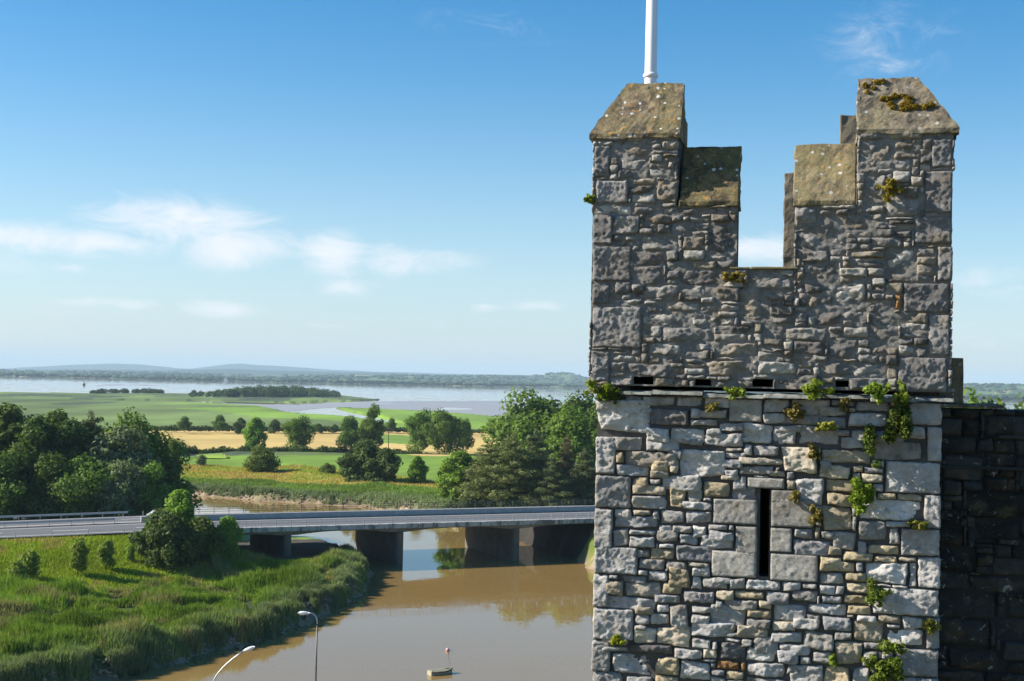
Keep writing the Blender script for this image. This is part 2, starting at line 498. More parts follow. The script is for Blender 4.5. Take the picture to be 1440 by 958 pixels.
def grid_mesh(name, X, Y, Z, mat, cols, smooth=True, keep=None):
    ny, nx = X.shape
    V = np.stack([X, Y, Z], -1).reshape(-1, 3)
    i = np.arange(ny * nx).reshape(ny, nx)
    Q = np.stack([i[:-1, :-1], i[:-1, 1:], i[1:, 1:], i[1:, :-1]], -1).reshape(-1, 4)
    if keep is not None:
        Q = Q[keep.reshape(-1)]
        used = np.unique(Q); mp = np.full(len(V), -1); mp[used] = np.arange(len(used))
        V, Q = V[used], mp[Q]
        cols = cols.reshape(-1, 3)[used]
    return make_mesh(name, V, Q, mat, np.clip(cols.reshape(-1, 3), 0.004, 1), smooth)
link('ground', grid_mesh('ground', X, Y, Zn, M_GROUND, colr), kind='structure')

# ------------------------------------------------------------------ far marsh, mud flats
L1 = [(-500, 552), (0, 551.5), (131, 553), (262, 553), (300, 550), (420, 551), (480, 556), (536, 562), (470, 563.5), (420, 565.5), (300, 562.5), (172, 561.5), (165, 563.2), (300, 566.5), (365, 571),
      (405, 579), (482, 585.5), (552, 593.5), (600, 600), (760, 604), (760, 700), (-500, 700)]
L2 = [(470, 573), (522, 574), (568, 576), (660, 582), (740, 591), (850, 600), (1100, 610), (1500, 640), (1500, 700), (560, 700), (566, 594), (540, 586), (505, 579)]
MF = [(300, 566), (420, 567), (520, 563.5), (640, 562.5), (760, 563), (900, 567), (1100, 574), (1700, 596), (1700, 640), (1100, 612), (850, 600), (740, 590), (660, 581), (568, 575), (470, 572), (405, 578), (360, 571)]
MI = [(128, 541.5), (150, 539.8), (200, 539.6), (240, 541.5), (200, 542.4)]
MI2 = [(640, 548.6), (690, 548.0), (830, 553), (830, 555), (700, 550.5)]
dep = np.linspace(0.0640, 0.0078, 170)
tans = np.arange(-0.56, 0.62, 0.0016)
D, TT = np.meshgrid(dep, tans, indexing='ij')
Yf = 28.6 / D; Yf[0] = 481.0
Xf = TT * Yf
uf, vf = project(np.stack([Xf, Yf, np.full_like(Xf, 1.0)], -1))
vj = vf + 1.1 * fbm(Xf / 40.0, Yf / 110.0, 3.0, 3) * np.clip((vf - 545) / 30, 0.15, 1)
land = in_poly(uf, vj, L1) | in_poly(uf, vj, L2)
mudf = (in_poly(uf, vj, MF) | in_poly(uf, vf, MI) | in_poly(uf, vf, MI2)) & ~land
hz = np.where(land, 1.3 + 0.4 * fbm(Xf / 50, Yf / 50, 1.0, 3) + 1.4 * sstep(0.045, 0.062, D), np.where(mudf, 0.09 + 0.34 * fbm(Xf / 70.0, Yf / 170.0, 7.0, 4), -1.2))
hz[0] = land_h(Xf[0], Yf[0]) if True else hz[0]
cf = cover(Xf, Yf, hz)
mudq = mudf & ~land
cf = np.where((mudf & ~land)[..., None], np.array((0.20, 0.165, 0.13)) * (1 + 0.3 * fbm(Xf / 40, Yf / 200, 9.0, 3)[..., None]), cf)
keep = (np.maximum.reduce([hz[:-1, :-1], hz[1:, :-1], hz[:-1, 1:], hz[1:, 1:]]) > -1.0)
mq = mudq[:-1, :-1] | mudq[1:, 1:]
def wet_mat():
    m, t, b, o = new_mat('wet_mud')
    co = t.n('ShaderNodeTexCoord').outputs['Object']
    n = t.noise(t.n('ShaderNodeMapping', {'Vector': co, 'Scale': (1.0, 0.35, 1.0)}).outputs[0], 0.03, 6.0, 0.6)
    t.link(t.mix(n, (0.26, 0.235, 0.215, 1), (0.36, 0.325, 0.295, 1)), b.inputs['Base Color'])
    t.link(t.m('ADD', 0.20, t.m('MULTIPLY', n, 0.35)), b.inputs['Roughness'])
    return m
link('marsh', grid_mesh('marsh', Xf, Yf, hz, M_FAR, cf, True, keep & ~mq), kind='structure')
link('mud_flats', grid_mesh('mud_flats', Xf, Yf, hz, wet_mat(), cf, True, keep & mq), kind='structure')

# ------------------------------------------------------------------ far shore and hills
rng = np.random.default_rng(11)
tc_ = np.linspace(-0.55, 0.62, 480)
rows = np.linspace(0, 1, 14)
A_, B_ = np.meshgrid(tc_, rows)
front = 4950 + 350 * fbm(A_ * 6, 0.0, 2.2, 3) - 1300 * sstep(0.24, 0.34, A_) + 500 * sstep(-0.02, 0.03, A_) * (1 - sstep(0.05, 0.09, A_))
Ys = front + B_ * 4300
Xs = A_ * Ys
us, _v = project(np.stack([Xs, Ys, np.full_like(Xs, 10.0)], -1))
rise = 4 + 13 * sstep(0.02, 1, B_) * (1 + 0.7 * fbm(A_ * 9, B_ * 2, 5.0, 3)) + 16 * np.exp(-((us - 560) / 110.0) ** 2) * sstep(0.1, 0.5, B_)
rise = rise + 50 * np.exp(-((us - 795) / 42.0) ** 2) * sstep(0.35, 0.8, B_) + 20 * np.exp(-((us - 700) / 70.0) ** 2) * sstep(0.3, 0.7, B_) + 30 * sstep(1150, 1380, us) * sstep(0.1, 0.6, B_)
Zs = np.where(B_ < 0.01, -1.5, rise)
fld = vnoise(A_ * 75, B_ * 9, 3.0)
cs = np.empty(A_.shape + (3,)); cs[:] = (0.045, 0.075, 0.028)
cs = np.where((fld > 0.62)[..., None], np.array((0.11, 0.16, 0.05)), cs)
cs = np.where((fld > 0.86)[..., None], np.array((0.36, 0.27, 0.13)), cs)
link('far_shore', grid_mesh('far_shore', Xs, Ys, Zs, M_FAR, cs), kind='structure')
def ridge(name, pts, dist, col, foot=-2.0, thick=2200.0, seed=0):
    us_ = np.linspace(pts[0][0], pts[-1][0], 160)
    vs_ = np.interp(us_, [p[0] for p in pts], [p[1] for p in pts])
    cr = np.array([at_depth(a, b, dist) for a, b in zip(us_, vs_)])
    cr[:, 2] += 6 * fbm(us_ / 14.0, 0.0, seed + 0.5, 4)
    f0 = cr.copy(); f0[:, :2] *= (dist - thick * 0.6) / dist; f0[:, 2] = foot
    m0 = (f0 + cr) / 2; m0[:, 2] = cr[:, 2] * 0.62 + 4 * fbm(us_ / 9.0, 0.0, seed + 3.5, 3)
    b0 = cr.copy(); b0[:, :2] *= (dist + thick * 0.6) / dist; b0[:, 2] = foot
    st = np.stack([f0, m0, cr, b0])
    cc = np.empty(st.shape); cc[:] = col
    link(name, grid_mesh(name, st[..., 0], st[..., 1], st[..., 2], M_FAR, cc), kind='structure')
ridge('hills', [(-700, 518), (-300, 514), (0, 518.5), (60, 515.5), (110, 512.8), (150, 511.2), (200, 512.5), (240, 517), (270, 519), (300, 514.5), (325, 511.5), (335, 510.2), (350, 513), (400, 515), (450, 519), (520, 522.5),
                (580, 524), (640, 526), (720, 527), (830, 531), (1000, 532), (1200, 538), (1440, 543), (1700, 546), (2200, 552)], 17000, (0.04, 0.06, 0.05), seed=1)
ridge('hill', [(-600, 523), (-200, 520), (0, 521), (100, 519.5), (220, 521), (320, 519), (420, 522), (520, 524), (650, 528), (700, 527), (760, 528.5), (830, 530), (1000, 536), (1440, 546), (2100, 556)], 11000, (0.04, 0.06, 0.04), seed=5)

ICO_V, ICO_F = None, None
def ico():
    p = (1 + 5 ** 0.5) / 2
    v = np.array([(-1, p, 0), (1, p, 0), (-1, -p, 0), (1, -p, 0), (0, -1, p), (0, 1, p), (0, -1, -p), (0, 1, -p), (p, 0, -1), (p, 0, 1), (-p, 0, -1), (-p, 0, 1)], float)
    v /= np.linalg.norm(v[0])
    f = np.array([(0, 11, 5), (0, 5, 1), (0, 1, 7), (0, 7, 10), (0, 10, 11), (1, 5, 9), (5, 11, 4), (11, 10, 2), (10, 7, 6), (7, 1, 8), (3, 9, 4), (3, 4, 2), (3, 2, 6), (3, 6, 8), (3, 8, 9), (4, 9, 5), (2, 4, 11), (6, 2, 10), (8, 6, 7), (9, 8, 1)])
    return v, f
IV, IF = ico()
def blob_cloud(name, P, S, cols, mat, rng):
    n = len(P)
    V = IV[None] * (1 + 0.35 * (rng.random((n, 12, 1)) - 0.5)) * S[:, None, :]
    V = V + P[:, None, :]
    Fx = IF[None] + (np.arange(n) * 12)[:, None, None]
    C_ = np.repeat(cols[:, None, :], 12, 1) * (0.8 + 0.4 * rng.random((n, 12, 1)))
    return make_mesh(name, V.reshape(-1, 3), Fx.reshape(-1, 3), mat, C_.reshape(-1, 3), True)
# belt of far woods along the opposite shore: one mass
n = 5200
ta = rng.uniform(-0.54, 0.6, n); bb = rng.random(n) ** 2.2
wd = fbm(ta * 30, bb * 5, 4.0, 3)
ok = (wd > -0.12) | (bb < 0.02)
ta, bb = ta[ok], bb[ok]; n = len(ta)
fi = np.interp(ta, tc_, front[0]); yy = fi + 60 + bb * 4000; xx = ta * yy
jj = np.clip((bb * 13).astype(int), 0, 12); ii = np.clip(np.searchsorted(tc_, ta), 0, 479)
zz = Zs[np.maximum(jj, 1), ii]
S = np.stack([rng.uniform(7, 22, n), rng.uniform(7, 20, n), rng.uniform(4, 8, n)], -1)
cc = np.array((0.035, 0.058, 0.022)) * rng.uniform(0.6, 1.5, (n, 1))
o = link('far_woodland', blob_cloud('far_woodland', np.stack([xx, yy, zz + 3], -1), S, cc, M_FAR, rng), kind='stuff')
tag(o, 'long hazy belt of dark trees along the far shore of the estuary', 'woodland')

# ================================================================== TOWER
TA = math.radians(12.7)
TT_ = np.array([math.cos(TA), -math.sin(TA), 0.0]); TN = np.array([math.sin(TA), math.cos(TA), 0.0])
_d = ray(1080, 555); P0 = EYE + _d * (20.0 / _d[1])
BASE_Z = 3.6
def face(u, v, dep=0.0):
    d = ray(u, v)
    t = ((P0 + TN * dep - EYE) @ TN) / (d @ TN)
    q = EYE + d * t
    return (q - P0) @ TT_, q[2] - BASE_Z
tower = thing('castle_tower', 'grey rubble stone castle tower with stepped battlements and a narrow slit window', 'tower', (P0[0], P0[1], BASE_Z), -TA)
UPD = -0.085                          # the upper storey stands a little proud
zs_l = face(1080, 556)[1]             # string course level
S_LO, S_HI = -2.44, 2.36              # lower wall
U_LO, U_HI = -2.55, 2.47              # upper wall
DEPTH = 5.0
Z_BOT = face(1080, 1010)[1]
rs = np.random.default_rng(5)

GREY = [(0.40, 0.40, 0.40), (0.48, 0.48, 0.475), (0.33, 0.335, 0.35), (0.53, 0.52, 0.50), (0.38, 0.37, 0.35), (0.44, 0.435, 0.43)]
WARM = [(0.50, 0.43, 0.29), (0.45, 0.395, 0.30), (0.44, 0.37, 0.25), (0.50, 0.44, 0.33)]
def stone_col(kind):
    if kind == 'w':
        c = np.array(WARM[rs.integers(len(WARM))])
    elif kind == 'l':
        c = np.array((0.58, 0.575, 0.56))
    elif kind == 'k':
        c = np.array((0.17, 0.165, 0.165))
    elif kind == 'o':
        c = np.array((0.42, 0.235, 0.10))
    elif kind == 'd':
        c = np.array((0.38, 0.37, 0.345))
    elif kind == 'q':
        c = np.array((0.42, 0.415, 0.41))
    elif kind == 'u':
        c = np.array([(0.30, 0.295, 0.285), (0.38, 0.37, 0.35), (0.22, 0.215, 0.21), (0.46, 0.45, 0.425), (0.33, 0.295, 0.245)][rs.integers(5)])
    elif kind == 'x':
        c = np.array((0.29, 0.285, 0.285))
    else:
        c = np.array(GREY[rs.integers(len(GREY))])
        if rs.random() < 0.12:
            c = c * np.array((1.12, 1.02, 0.84))
    return c * rs.uniform(0.76, 1.20) * (0.86 if kind in 'ux' else 1.0) * np.array((1.04, 1.0, 0.945))
def crag(x, z, sd_, k=5.0, st=5.0):
    n = fbm(x * k, z * k * 1.9, sd_, 4, 0.55) * st
    f_ = np.floor(n)
    return (f_ + sstep(0.5, 1.0, n - f_)) / st
def stone_geo(s0, z0, s1, z1, kind, front=0.0, gap=0.009, res=0.021):
    """one rough block: s along the wall, z up; front face towards -y"""
    wd, ht = s1 - s0 - 2 * gap, z1 - z0 - 2 * gap
    cx, cz = (s0 + s1) / 2, (z0 + z1) / 2
    dressed = kind in ('d',)
    quoin = kind in ('q', 'x')
    nx = int(np.clip(wd / res, 4, 38)); nz_ = int(np.clip(ht / res, 3, 32))
    e = 0.955
    a = np.concatenate([[-1], np.linspace(-e, e, nx + 1), [1]])
    b = np.concatenate([[-1], np.linspace(-e, e, nz_ + 1), [1]])
    A, B = np.meshgrid(a, b)
    sd_ = rs.random() * 500
    rc = 0.04 if dressed else (0.03 if quoin else (rs.uniform(0.02, 0.24) if kind != 'u' else rs.uniform(0.0, 0.15)))
    A2 = A * np.sqrt(1 - rc * B * B / 2); B2 = B * np.sqrt(1 - rc * A * A / 2)
    if not (dressed or quoin):
        m = min(wd, ht)
        k = 0.15 * m
        cor = rs.uniform(-k, k * 0.55, (2, 2, 2))
        fx = (A2 + 1) / 2; fz = (B2 + 1) / 2
        offx = sum(cor[i, j, 0] * (-1 if i == 0 else 1) * (fx if i else 1 - fx) * (fz if j else 1 - fz) for i in (0, 1) for j in (0, 1))
        offz = sum(cor[i, j, 1] * (-1 if j == 0 else 1) * (fx if i else 1 - fx) * (fz if j else 1 - fz) for i in (0, 1) for j in (0, 1))
    else:
        offx = offz = 0.0
    Xl = A2 * wd / 2 + offx; Zl = B2 * ht / 2 + offz
    Xl = Xl + 0.014 * fbm(Xl * 14, Zl * 14, sd_, 2) * (0.3 if dressed else 1); Zl = Zl + 0.014 * fbm(Xl * 14, Zl * 14, sd_ + 50, 2) * (0.3 if dressed else 1)
    ed = np.maximum(np.abs(A), np.abs(B))
    if dressed:
        d = 0.028 + 0.010 * fbm(Xl * 20, Zl * 20, sd_, 3) + 0.006 * fbm(Xl * 5, Zl * 5, sd_ + 3, 2)
        d = d - 0.004 * sstep(0.86, 0.94, ed)
    elif quoin:
        d = 0.028 + 0.030 * crag(Xl, Zl, sd_, 4.0, 6.0) + 0.045 * np.abs(fbm(Xl * 15, Zl * 15, sd_ + 9, 3, 0.6)) + rs.uniform(-0.04, 0.04) * Xl / max(wd, .3)
        d = d - 0.008 * sstep(0.86, 0.94, ed)
    else:
        up = kind == 'u'
        pr = rs.uniform(0.012, 0.05) if not up else rs.uniform(0.008, 0.05)
        sl = 0.27 if not up else 0.34
        d = np.full(A.shape, 9.0)
        for _ in range(rs.integers(3, 6)):
            ang = rs.uniform(0, 6.283); st = rs.uniform(0.04, sl)
            ox, oz = rs.uniform(-0.35, 0.35) * wd, rs.uniform(-0.35, 0.35) * ht
            d = np.minimum(d, pr + rs.uniform(0.0, 0.02) + st * (math.cos(ang) * (Xl - ox) + math.sin(ang) * (Zl - oz)))
        d = np.maximum(d, pr - 0.055)
        d = d + 0.050 * crag(Xl, Zl, sd_) + 0.014 * fbm(Xl * 24, Zl * 24, sd_ + 7, 2)
        if up:
            d = d + 0.034 * crag(Xl + 30, Zl, sd_ + 70, 4.0, 6.0)
        d = d - (0.012 if not up else 0.016) * sstep(0.80, 0.97, ed) ** 2
    d = np.where(ed > 0.99, -0.075, d)
    V = np.stack([cx + Xl, front - d, cz + Zl], -1).reshape(-1, 3)
    ny, nxx = A.shape
    i = np.arange(ny * nxx).reshape(ny, nxx)
    Q = np.stack([i[:-1, :-1], i[:-1, 1:], i[1:, 1:], i[1:, :-1]], -1).reshape(-1, 4)
    return V, Q
# stones read off the wall: crop origin, then [x0 y0 x1 y1 kind] in eighths of a photo pixel
ST = {
 (825, 545): "95 120 690 545 l;85 550 325 975 q;450 90 610 170;625 85 990 220;1005 90 1295 220;620 235 705 275;705 230 1150 435 k;1160 235 1230 340;685 440 920 580;930 440 1320 595;300 580 630 715;640 585 1050 715 l;1060 600 1300 650;415 725 1035 885;330 725 410 840 w;350 865 700 1000;1040 670 1540 990 l;930 720 1040 770;710 890 920 950 w;930 890 1030 960;760 850 900 888 w",
 (990, 545): "10 95 275 245;-105 250 265 350;275 155 650 385 d;665 140 960 280;970 130 1420 205;1000 210 1437 298;660 295 890 410;890 300 1380 415;170 400 430 505;430 400 770 630 l;780 425 1070 478;790 480 1040 640;1065 440 1500 640;-130 360 145 440;20 450 165 505;-10 510 425 655 l;230 670 440 718;445 645 540 770;550 645 835 770 w;250 730 440 800;220 805 400 905;405 785 860 880 w;390 885 760 985 w;865 665 1280 985 w;1290 850 1400 910 w;1300 915 1500 1000 w;235 915 380 985",
 (1155, 545): "0 130 105 200;110 140 375 210;0 212 280 320;380 150 740 270;300 290 740 460;0 330 290 460;1000 170 1340 425 q;1190 440 1335 825 q;980 440 1180 570;180 470 310 540;240 560 480 680;590 600 1110 820;30 685 555 865 w;560 825 700 885;490 895 690 945;345 880 470 945 w;0 870 325 1020 w;720 835 1335 1185 q;340 470 960 590",
 (825, 655): "75 105 500 470 q;70 480 290 900 q;510 130 700 210 w;710 65 900 140;720 150 825 210;835 95 1300 275 l;510 215 910 340;525 345 905 480;915 255 1115 480 w;1125 280 1290 410;1100 415 1390 510;1110 515 1390 650;300 515 490 560;525 500 730 555;745 510 800 580;320 570 805 700 w;820 500 1100 655;820 660 950 725;960 670 1180 750;1195 670 1350 790;305 705 465 905;485 720 740 780;480 790 770 930;785 725 1025 860 w;1040 765 1235 890;1265 795 1640 935;840 885 965 930",
 (990, 655): "0 165 300 350 w;220 105 400 165;410 125 470 180;485 135 910 258 d;320 170 470 245;325 250 600 380;760 272 985 388 d;95 370 590 660 d;750 395 1200 690 d;355 675 585 962 d;750 695 980 975 d;915 170 1010 265 w;1040 120 1355 410 l;760 92 900 132 w;920 92 1010 150 w;0 405 75 490;0 365 90 400;275 670 345 730;70 740 325 830;40 660 270 728;1005 715 1230 790 w;1240 715 1310 790 w;1010 830 1430 1000 w",
 (1155, 655): "50 165 360 300 w;60 310 330 445 w;0 480 340 730 w;470 100 680 190 w;660 312 840 355 w;855 325 1145 395 w;430 395 1125 610 l;1150 340 1335 690 q;400 615 745 840;750 630 980 690;755 725 880 875;890 710 1335 1010 q;120 760 390 950;0 735 120 830;400 850 510 980;520 885 860 1000 w;345 600 395 730;605 210 660 290",
 (825, 765): "60 30 570 340 q;60 345 240 710 q;575 60 705 150;715 55 985 180 w;1000 20 1420 195 w;585 165 875 295;885 195 1110 262;1130 205 1380 250;1185 265 1375 360;935 268 1170 495 w;585 300 680 350;690 305 890 425 w;260 345 355 395;370 350 655 415;245 405 405 560 w;415 425 830 590;855 478 1055 560 w;1185 370 1285 500;1290 380 1575 505;225 600 780 735;785 575 1050 670;1065 515 1430 680;790 685 915 760;540 740 720 795;535 800 700 900;715 780 905 900;930 685 1165 930 w;1175 690 1400 780;1175 788 1375 885;60 725 525 1080 q",
 (990, 765): "80 75 585 372 d;745 112 1255 420 d;120 378 280 412;270 415 455 515;470 400 850 512 l;870 440 1090 520;1105 440 1230 505;130 520 330 630 w;345 530 675 610 w;695 545 950 630;975 510 1250 655 w;120 638 215 690;230 625 600 730;610 635 745 730 w;80 695 475 925 w;485 738 745 830 w;490 845 745 950;770 665 1145 855;1160 675 1600 798 w;1150 805 1310 862;735 634 960 660",
 (1155, 765): "0 150 220 210 w;235 85 575 192 w;595 140 845 208 w;875 150 1040 198;1085 155 1330 490 q;0 215 380 312 w;390 235 475 315;485 215 980 435 l;990 215 1070 470;275 325 480 420 w;0 320 260 435;280 445 560 550 w;0 480 155 570;165 480 250 570;30 590 240 670;250 575 490 660 w;570 500 1330 795 q;290 690 545 780 w;110 65 225 130 w",
 (825, 838): "545 360 780 535;535 335 640 355;790 345 1160 575 w;1180 308 1670 475;1170 490 1370 590 w;480 545 965 650 k;985 592 1280 720 l;175 500 470 560 w;200 568 465 620 w;50 500 250 850 q;270 640 740 885 w;755 675 1040 900 w;1055 735 1380 940;50 870 400 1040 w;430 900 720 1060;755 920 1040 1060 w",
 (990, 838): "255 340 355 400;255 405 355 465;360 352 725 475;430 482 540 540;265 480 410 515;545 482 830 620;735 405 1100 525;765 280 1010 395;1015 280 1305 385;845 535 965 585;940 555 1200 670;1110 400 1445 600 w;1215 615 1430 775;480 610 800 740 l;815 630 1060 760;1070 680 1195 750;155 525 455 710 k;0 605 148 690;150 738 395 825 o;412 745 462 830 o;480 760 920 910 w;260 840 450 915 w;85 840 230 900;960 775 1310 1000;930 790 990 850;460 925 900 1060;0 703 140 735;70 925 195 1040",
 (1155, 838): "10 228 355 400;365 265 715 510 w;435 215 625 260;640 225 885 310 w;895 260 1155 375 l;740 320 870 365;730 380 1135 570 l;145 505 450 770;470 540 820 610;475 620 600 780;830 600 1330 905 q;30 790 340 1040 w;355 815 560 1040;565 900 825 1060;1190 270 1330 590 q;850 920 1330 1080 q;145 412 320 490",
}
UST = "833 302 862 344 x;833 346 888 396 x;833 398 858 428 x;832 431 903 490 x;831 493 858 537 x;905 302 945 316;998 312 1035 358;912 482 960 500;880 510 942 530;1270 398 1336 440 x;1305 442 1336 500 x;1262 502 1333 552 x;1286 305 1340 344 x;1042 408 1080 452;1072 455 1102 490;1246 348 1288 392;1318 346 1340 396 x;1258 414 1268 436 o;1163 476 1205 505;1115 480 1160 500;836 205 858 250 x;838 254 884 286 x;925 254 953 286;870 222 912 240;860 302 900 330;1210 196 1255 238;1310 196 1339 236 x;1300 240 1340 300 x;1215 244 1245 290;1118 290 1150 322;1120 326 1190 350;960 330 992 352;905 400 955 420;958 402 1004 418;1006 404 1040 424;1136 415 1152 436;1172 400 1220 430;1222 440 1262 490"
lower, upper = [], []
for (ox, oy), s in ST.items():
    for q in s.split(';'):
        f_ = q.split()
        x0, y0, x1, y1 = (float(k) / 7.983 for k in f_[:4])
        a0, b0 = face(ox + x0, oy + (y0 + y1) / 2); a1, _ = face(ox + x1, oy + (y0 + y1) / 2)
        _, zt = face(ox + (x0 + x1) / 2, oy + y0); _, zb = face(ox + (x0 + x1) / 2, oy + y1)
        kd = f_[4] if len(f_) > 4 else 'g'
        if kd == 'w' and ox < 1000 and rs.random() < 0.5:
            kd = 'g'
        lower.append([a0, zb, a1, zt, kd])
for q in UST.split(';'):
    f_ = q.split(); x0, y0, x1, y1 = map(float, f_[:4])
    a0, _ = face(x0, (y0 + y1) / 2, UPD); a1, _ = face(x1, (y0 + y1) / 2, UPD)
    _, zt = face((x0 + x1) / 2, y0, UPD); _, zb = face((x0 + x1) / 2, y1, UPD)
    upper.append([a0, zb, a1, zt, f_[4] if len(f_) > 4 else 'u'])
def grow(rects, regions, mx=0.045, clear=0.006):
    """let each stone spread until it nearly meets its neighbours"""
    step = 0.006
    lim = (min(q[0] for q in regions), min(q[1] for q in regions), max(q[2] for q in regions), max(q[3] for q in regions))
    R_ = np.array([q[:4] for q in rects])
    done = np.zeros((len(rects), 4), bool)
    for it in range(int(mx / step)):
        for i in range(len(rects)):
            for side in range(4):
                if done[i, side]:
                    continue
                t_ = R_[i].copy(); t_[side] += step * (-1 if side < 2 else 1)
                o_ = (R_[:, 0] < t_[2] + clear) & (R_[:, 2] > t_[0] - clear) & (R_[:, 1] < t_[3] + clear) & (R_[:, 3] > t_[1] - clear)
                o_[i] = False
                old = R_[i]
                p_ = (R_[:, 0] < old[2] + clear) & (R_[:, 2] > old[0] - clear) & (R_[:, 1] < old[3] + clear) & (R_[:, 3] > old[1] - clear)
                if (o_ & ~p_).any() or t_[side] < lim[side] if side < 2 else ((o_ & ~p_).any() or t_[side] > lim[side]):
                    done[i, side] = True; continue
                R_[i] = t_
    for i, q in enumerate(rects):
        q[:4] = [float(k) for k in R_[i]]
CELL = 0.02
def fill(rects, regions, wr, hr, holes=(), kind='g', order_seed=1, rnd=()):
    """pack the free wall between the given stones with more stones"""
    r = np.random.default_rng(order_seed)
    xs0 = min(q[0] for q in regions); zs0 = min(q[1] for q in regions); xs1 = max(q[2] for q in regions); zs1 = max(q[3] for q in regions)
    W_, H_ = int(math.ceil((xs1 - xs0) / CELL)), int(math.ceil((zs1 - zs0) / CELL))
    occ = np.ones((H_, W_), bool)
    def sl(q, rnd):
        return (slice(max(0, int(rnd((q[1] - zs0) / CELL))), max(0, int(rnd((q[3] - zs0) / CELL)))), slice(max(0, int(rnd((q[0] - xs0) / CELL))), max(0, int(rnd((q[2] - xs0) / CELL)))))
    for q in regions:
        occ[sl(q, round)] = False
    for q in list(rects) + [list(h_) for h_ in holes]:
        occ[sl(q, round)] = True
    out = []
    for (bw, bh) in rnd:                      # random rubble: big stones first, then smaller ones between them
        for _ in range(420):
            w_, h_ = int(bw * r.uniform(0.75, 1.3) / CELL), int(bh * r.uniform(0.75, 1.25) / CELL)
            i, j = int(r.integers(0, max(1, W_ - w_))), int(r.integers(0, max(1, H_ - h_)))
            if w_ < 2 or h_ < 2 or occ[j:j + h_, i:i + w_].any():
                continue
            for _k in range(14):              # settle down and sideways against the neighbours
                if j > 0 and not occ[j - 1, i:i + w_].any():
                    j -= 1
                elif i > 0 and not occ[j:j + h_, i - 1].any():
                    i -= 1
                else:
                    break
            occ[j:j + h_, i:i + w_] = True
            out.append([xs0 + i * CELL, zs0 + j * CELL, xs0 + (i + w_) * CELL, zs0 + (j + h_) * CELL, kind])
    for j in range(H_ - 1, -1, -1):
        i = 0
        while i < W_:
            if occ[j, i]:
                i += 1; continue
            tw = int(r.uniform(*wr) / CELL); th = int(r.uniform(*hr) / CELL)
            w_ = 1
            while i + w_ < W_ and not occ[j, i + w_] and w_ < tw:
                w_ += 1
            rem = 0
            while i + w_ + rem < W_ and not occ[j, i + w_ + rem] and rem < 6:
                rem += 1
            if rem < 6:
                w_ += rem
            h_ = 1
            while j - h_ >= 0 and h_ < th and not occ[j - h_, i:i + w_].any():
                h_ += 1
            rem = 0
            while j - h_ - rem >= 0 and rem < 3 and not occ[j - h_ - rem, i:i + w_].any():
                rem += 1
            if rem < 3:
                h_ += rem
            occ[j - h_ + 1:j + 1, i:i + w_] = True
            if w_ >= 2 and h_ >= 2:
                out.append([xs0 + i * CELL, zs0 + (j - h_ + 1) * CELL, xs0 + (i + w_) * CELL, zs0 + (j + 1) * CELL, kind])
            i += w_
    return out
slit = (*face(1066.5, 812), *face(1083, 684)); slit = (slit[0], slit[1], slit[2], slit[3])
z_str_top = face(1080, 549)[1]
slots = [tuple(face(a, c) + face(b, d)) for a, b, c, d in ((893, 921, 540, 531), (978, 1001, 543, 533), (1058, 1088, 544, 534), (1176, 1194, 545, 536))]
fixed = [q for q in lower]
lower.append([slit[0], slit[1], slit[2], slit[3], 'SLIT'])
grow(lower, [(S_LO, Z_BOT - 0.6, S_HI, zs_l - 0.05)])
lower = [q for q in lower if q[4] != 'SLIT']
low_fill = fill(lower, [(S_LO, Z_BOT - 0.6, S_HI, zs_l - 0.05)], (0.14, 0.42), (0.07, 0.17), [slit], 'g', 3)
# upper regions: parapet wall, steps and corner merlons
zc = lambda v, u=1080: face(u, v, UPD)[1]
S_ML1, S_ST1, S_CR1, S_MR0 = -1.31, -0.47, 0.33, 1.18
Z_SILL, Z_STEP, Z_MER = zc(378), zc(288), zc(193, 890)
up_regions = [(U_LO, z_str_top + 0.02, U_HI, Z_SILL), (U_LO, Z_SILL, S_ST1, Z_STEP), (S_CR1, Z_SILL, U_HI, Z_STEP), (U_LO, Z_STEP, S_ML1, Z_MER), (S_MR0, Z_STEP, U_HI, Z_MER)]
up_fill = fill(upper, up_regions, (0.16, 0.5), (0.06, 0.16), slots, 'u', 8, ((0.62, 0.26), (0.48, 0.20), (0.42, 0.13), (0.32, 0.16), (0.26, 0.11), (0.18, 0.10)))

def front_core(name, regions, front, holes, mat, amp=0.012, col=(0.2, 0.2, 0.2)):
    """mortar bed: rough sheet behind the stones with real openings"""
    V, Q = [], []
    idx = {}
    st = 0.022
    def vid(i, k):
        if (i, k) not in idx:
            idx[(i, k)] = len(V)
            V.append((i * st, 0.0, k * st))
        return idx[(i, k)]
    for (a, b, c, d) in regions:
        for i in range(int(round(a / st)), int(round(c / st))):
            for k in range(int(round(b / st)), int(round(d / st))):
                cx, cz = (i + .5) * st, (k + .5) * st
                if any(h[0] < cx < h[2] and h[1] < cz < h[3] for h in holes):
                    continue
                Q.append((vid(i, k), vid(i + 1, k), vid(i + 1, k + 1), vid(i, k + 1)))
    V = np.array(V)
    V[:, 1] = front - amp * crag(V[:, 0], V[:, 2], 3.0, 5.0, 7.0) - 0.3 * amp * fbm(V[:, 0] * 26, V[:, 2] * 26, 5.0, 2)
    return link(name, make_mesh(name, V, np.array(Q), mat, np.array(col)[None] * (1 + 0.3 * fbm(V[:, 0] * 3, V[:, 2] * 3, 8.0, 3))[:, None]), tower)
core = front_core('wall', [(S_LO + 0.03, Z_BOT - 0.6, S_HI - 0.03, zs_l)], 0.048, [slit], M_MORTAR)
ucore = front_core('parapet_wall', [(a + 0.03 if a == U_LO else a, b, c - 0.03 if c == U_HI else c, d) for a, b, c, d in up_regions], UPD + 0.004, slots, M_STONE, 0.034, (0.24, 0.23, 0.21))
